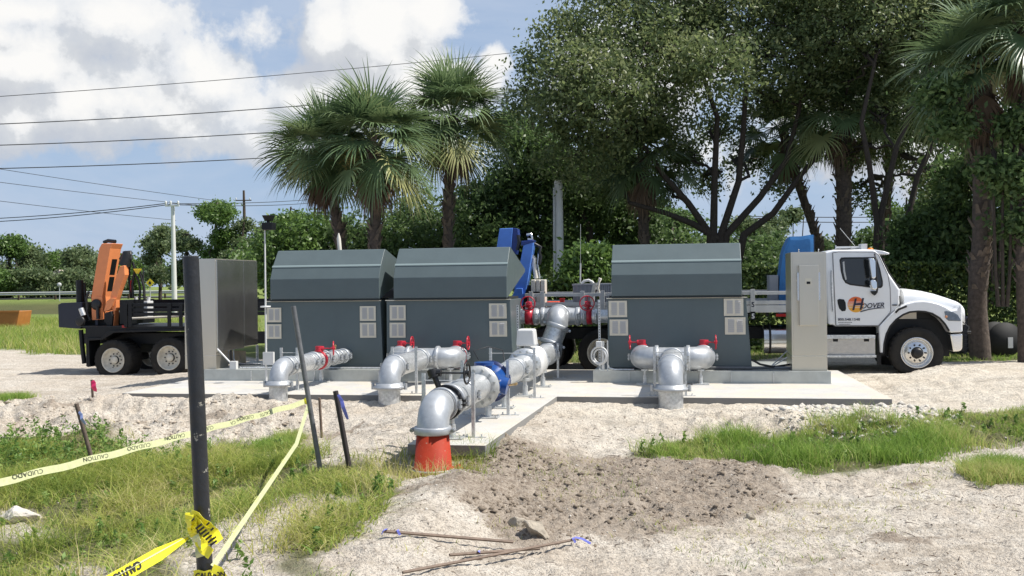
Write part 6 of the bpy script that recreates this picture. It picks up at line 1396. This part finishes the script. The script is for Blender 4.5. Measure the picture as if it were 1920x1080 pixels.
t=single(mb,'caution_tape','tape_pale','twisted caution tape running from the black post up to the leaning grey pipe','caution tape',tuple(q0),'world')
for f in (.12,.3,.5,.68):
    p=q0.lerp(q1,f); xx=(q1-q0).normalized(); yy=N.cross(xx); text('CAUTION','lettering','tape_print_faint',t,p+N*.0025-yy*.008,xx,yy,.03,.0002,0,1.6,0)
a=P(352,1008,PD-.04); b=P(170,1112,PD-.55)
t=thing('caution_tape','bright yellow caution tape pulled from the black post to the lower left','caution tape',tuple(a),'world'); toc=(Vector((0,0,H))-a).normalized(); n=24
pts=[a.lerp(b,i/n) for i in range(n+1)]; build(strip(pts,lambda f:.012+.030*min(1,f*3),toc,'tape'),'ribbon','tape',t)
D=(b-a).normalized(); U=D.cross(toc).normalized(); U=U if U.z>0 else -U
mb=strip([p+toc*.003+U*(.004+.004*i/n) for i,p in enumerate(pts)],lambda f:.002+.006*min(1,f*2),toc+U*.5,'tape'); build(mb,'fold','tape_pale',t)
xx=-D if (-D).cross(U).dot(toc)>0 else D; text('CAUTION','lettering','print_black',t,a.lerp(b,.52)+toc*.006+U*.013,-xx,-U,.034,.0003,0,1.1,.0015)
# knot on the post
t=thing('tape_knot','crumpled yellow caution tape knotted round the black post','caution tape',tuple(P(372,1000,PD)),'world')
def kp(x,y,dd=0): return P(180+x/6.4,930+y/6.4,PD-.035-dd)
for L,w,mm in (([(1130,200),(1105,300),(1120,400),(1190,480),(1250,560),(1300,640),(1380,700)],.034,'tape'),([(1130,215),(1220,240),(1320,330),(1420,440),(1485,545)],.030,'tape'),([(1150,260),(1230,330),(1310,420),(1390,560)],.036,'tape'),([(1180,250),(1170,360),(1150,430)],.03,'tape'),([(1190,470),(1230,560),(1240,640),(1260,730)],.03,'tape_pale')):
    pts=[kp(x,y,.012*math.sin(i*1.7)+.012) for i,(x,y) in enumerate(L)]; sm=[]
    for i in range(len(pts)-1):
        for k in range(5): sm.append(pts[i].lerp(pts[i+1],k/5)+Vector((0,-.003*math.sin((i*5+k)*1.1),0)))
    sm.append(pts[-1]); build(strip(sm,w,(-.2,-1,.25),mm,twist=lambda f:.6*math.sin(f*5)),'loop',mm,t)
for i in range(7):
    x=1215+i*30; y=370+i*33; a=kp(x-18,y+22,.034); b=kp(x+52,y-32,.034); mb=MB(); mb.tube([a,b],.0035,5); build(mb,'print','print_black',t)
for x,y in ((1160,280),(1340,330),(1390,395),(1420,500)): a=kp(x-12,y+18,.034); b=kp(x+20,y-12,.034); mb=MB(); mb.tube([a,b],.003,5); build(mb,'print','print_black',t)
mb=MB(); mb.torus(P(383,1076,PD),dv,.030,.006,24,6); 
build(mb,'wrap','tape',t); pts=[P(398,1066,PD-.04),P(410,1070,PD-.04),P(418,1084,PD-.03)]; build(strip(pts,.03,(0,-1,.2),'tape'),'loop','tape',t)
build(strip([P(364+i*4,1076-1.5*math.sin(i),PD-.034-.004*math.sin(i*math.pi/8)) for i in range(9)],.022,(0,-1,0),'tape'),'wrap','tape',t); text('CAUTION','lettering','print_black',t,P(366,1084,PD-.041),(1,0,.05),(0,0,1),.022,.0002,0,1,.001)
# leaning pipe and stakes
def stick(name,x0,y0,x1,y1,r,mm,label,cat='stake',sq=False,extra=None,grp=None):
    g=gpt(x1,y1); d=g.y; tp=P(x0,y0,d-.05); bt=P(x1,y1,d); bt=bt+(bt-tp).normalized()*.25
    t=thing(name,label,cat,tuple(g),'world',grp); mb=MB(); mb.tube([bt,tp],r,4 if sq else 16); build(mb,'shaft',mm,t)
    if extra:
        for (xa,ya,xb,yb,w,m2) in extra:
            a=P(xa,ya,d-.08); b=P(xb,yb,d-.1); mid=a.lerp(b,.5)+Vector((.01,-.04,0)); build(strip([a,a.lerp(mid,.5)+Vector((.01,.01,0)),mid,b.lerp(mid,.4),b],lambda f:w*(.4+.8*math.sin(.4+f*2)),(0,-1,0),m2,twist=.7),'ribbon',m2,t)
    return t
stick('leaning_pipe',550,574,601,884,.028,'pipe_grey','thin grey pipe leaning left, with tape tied halfway up','pipe')
stick('wooden_stake',629,733,656,882,.030,'stake_dark','dark stake with a violet ribbon right of the leaning grey pipe',sq=True,extra=[(634,740,652,786,.04,'ribbon_blue')])
stick('wooden_stake',599,746,602,797,.020,'wood_weathered','short thin brown stake standing in the sand by the leaning pipe',sq=True)
stick('wooden_stake',143,757,180,888,.028,'stake','grey-brown leaning stake with a pale blue ribbon in the left grass',sq=True,extra=[(148,772,160,796,.04,'ribbon_pale')])
stick('flag_stake',172,712,174,748,.022,'stake','small stake with a pink flag left of the pad corner',sq=True,extra=[(173,714,179,734,.09,'flag_pink')])
build(strip([lp0+Vector((-.04,-.05,.03)),lp0+Vector((.0,-.06,.0)),lp0+Vector((.035,-.05,-.04)),lp0+Vector((.0,-.06,-.12))],.06,(0,-1,0),'tape',twist=1.),'tape_tie','tape',bpy.data.objects['leaning_pipe'])
def ground_stick(x0,y0,x1,y1,w,label,ribs=()):
    a=gpt(x0,y0); b=gpt(x1,y1); up=ZA*(w*.55+.012); L=(b-a).length; hz=max(a.z,b.z)
    n=6; m=max(h1(*(a.lerp(b,i/n)).xy)-a.lerp(b,i/n).z for i in range(n+1)); A_=a+up+ZA*max(0,m); B_=b+up+ZA*max(0,m)
    t=thing('survey_stake',label,'stake',tuple((a+b)/2),'world'); mb=MB(); mb.tube([A_,B_],w/2,4,0,True,False); build(mb,'lath','wood_weathered',t)
    for f,dx,dy in ribs:
        p=A_.lerp(B_,f)+ZA*.02; mb=strip([p+Vector((0,0,-.01)),p+Vector((.01,-.03,.008)),p+Vector((dx*.5,-.05,-.0)),p+Vector((dx,dy,-.03))],.02,(0,-.4,1),'ribbon_blue',twist=.6); build(mb,'ribbon','ribbon_blue',t)
ground_stick(719,1009,962,1030,.027,'upper wooden stake lying on the sand with blue ribbon at its left end',((.02,-.03,-.06),(.1,.03,-.05)))
ground_stick(843,1048,1012,1036,.026,'middle wooden stake lying half under the others',((.3,.02,.02),))
ground_stick(755,1084,1080,1020,.025,'lower wooden stake lying across the sand with blue ribbon at its right end',((.985,.14,-.10),(.97,.03,-.05)))
# rocks
def rock(px,py,r,sc,mm,label,sd,rot=0):
    g=gpt(px,py); mb=MB(); rd=random.Random(sd); bm=bmesh.new(); bmesh.ops.create_icosphere(bm,subdivisions=4,radius=1)
    from mathutils import noise as mn
    vs=[]
    for v in bm.verts:
        c=v.co; q=c.copy(); 
        for k in range(7):
            nn=Vector((math.sin(k*2.1+sd),math.cos(k*1.7+sd*2),math.sin(k*3.3+sd))).normalized(); dd=q.dot(nn)
            if dd>.62: q-=nn*(dd-.62)
        q*=1+.16*mn.noise(c*2.2+Vector((sd,0,0)))+.05*mn.noise(c*7); x=Vector((q.x*sc[0],q.y*sc[1],q.z*sc[2]))*r
        x=Vector((x.x*math.cos(rot)-x.z*math.sin(rot),x.y,x.x*math.sin(rot)+x.z*math.cos(rot))); vs.append(g+x+ZA*r*sc[2]*.45)
    mb.add(vs,[tuple(w.index for w in f.verts) for f in bm.faces],0,False); bm.free(); return single(mb,'rock',mm,label,'rock',tuple(g),'world')
rock(1006,1000,.115,(1.15,.8,.75),'rock','larger of two tan rocks at the edge of the dug soil, slanting to the right',1,-.55)
rock(970,986,.10,(1,.8,.8),'rock','smaller dark-topped rock leaning against the slanted rock',5,.4)
rock(1408,975,.055,(1,.8,.75),'rock','small lone grey stone on the pale sand at right',9)
rock(36,975,.20,(1.1,.8,.55),'rock_pale','pale lumpy limestone block in the grass at the left edge',13)
#rock(1430,884,.13,(1.1,.9,.8),'clod','dull brown soil lump at the right tip of the dug patch',17)
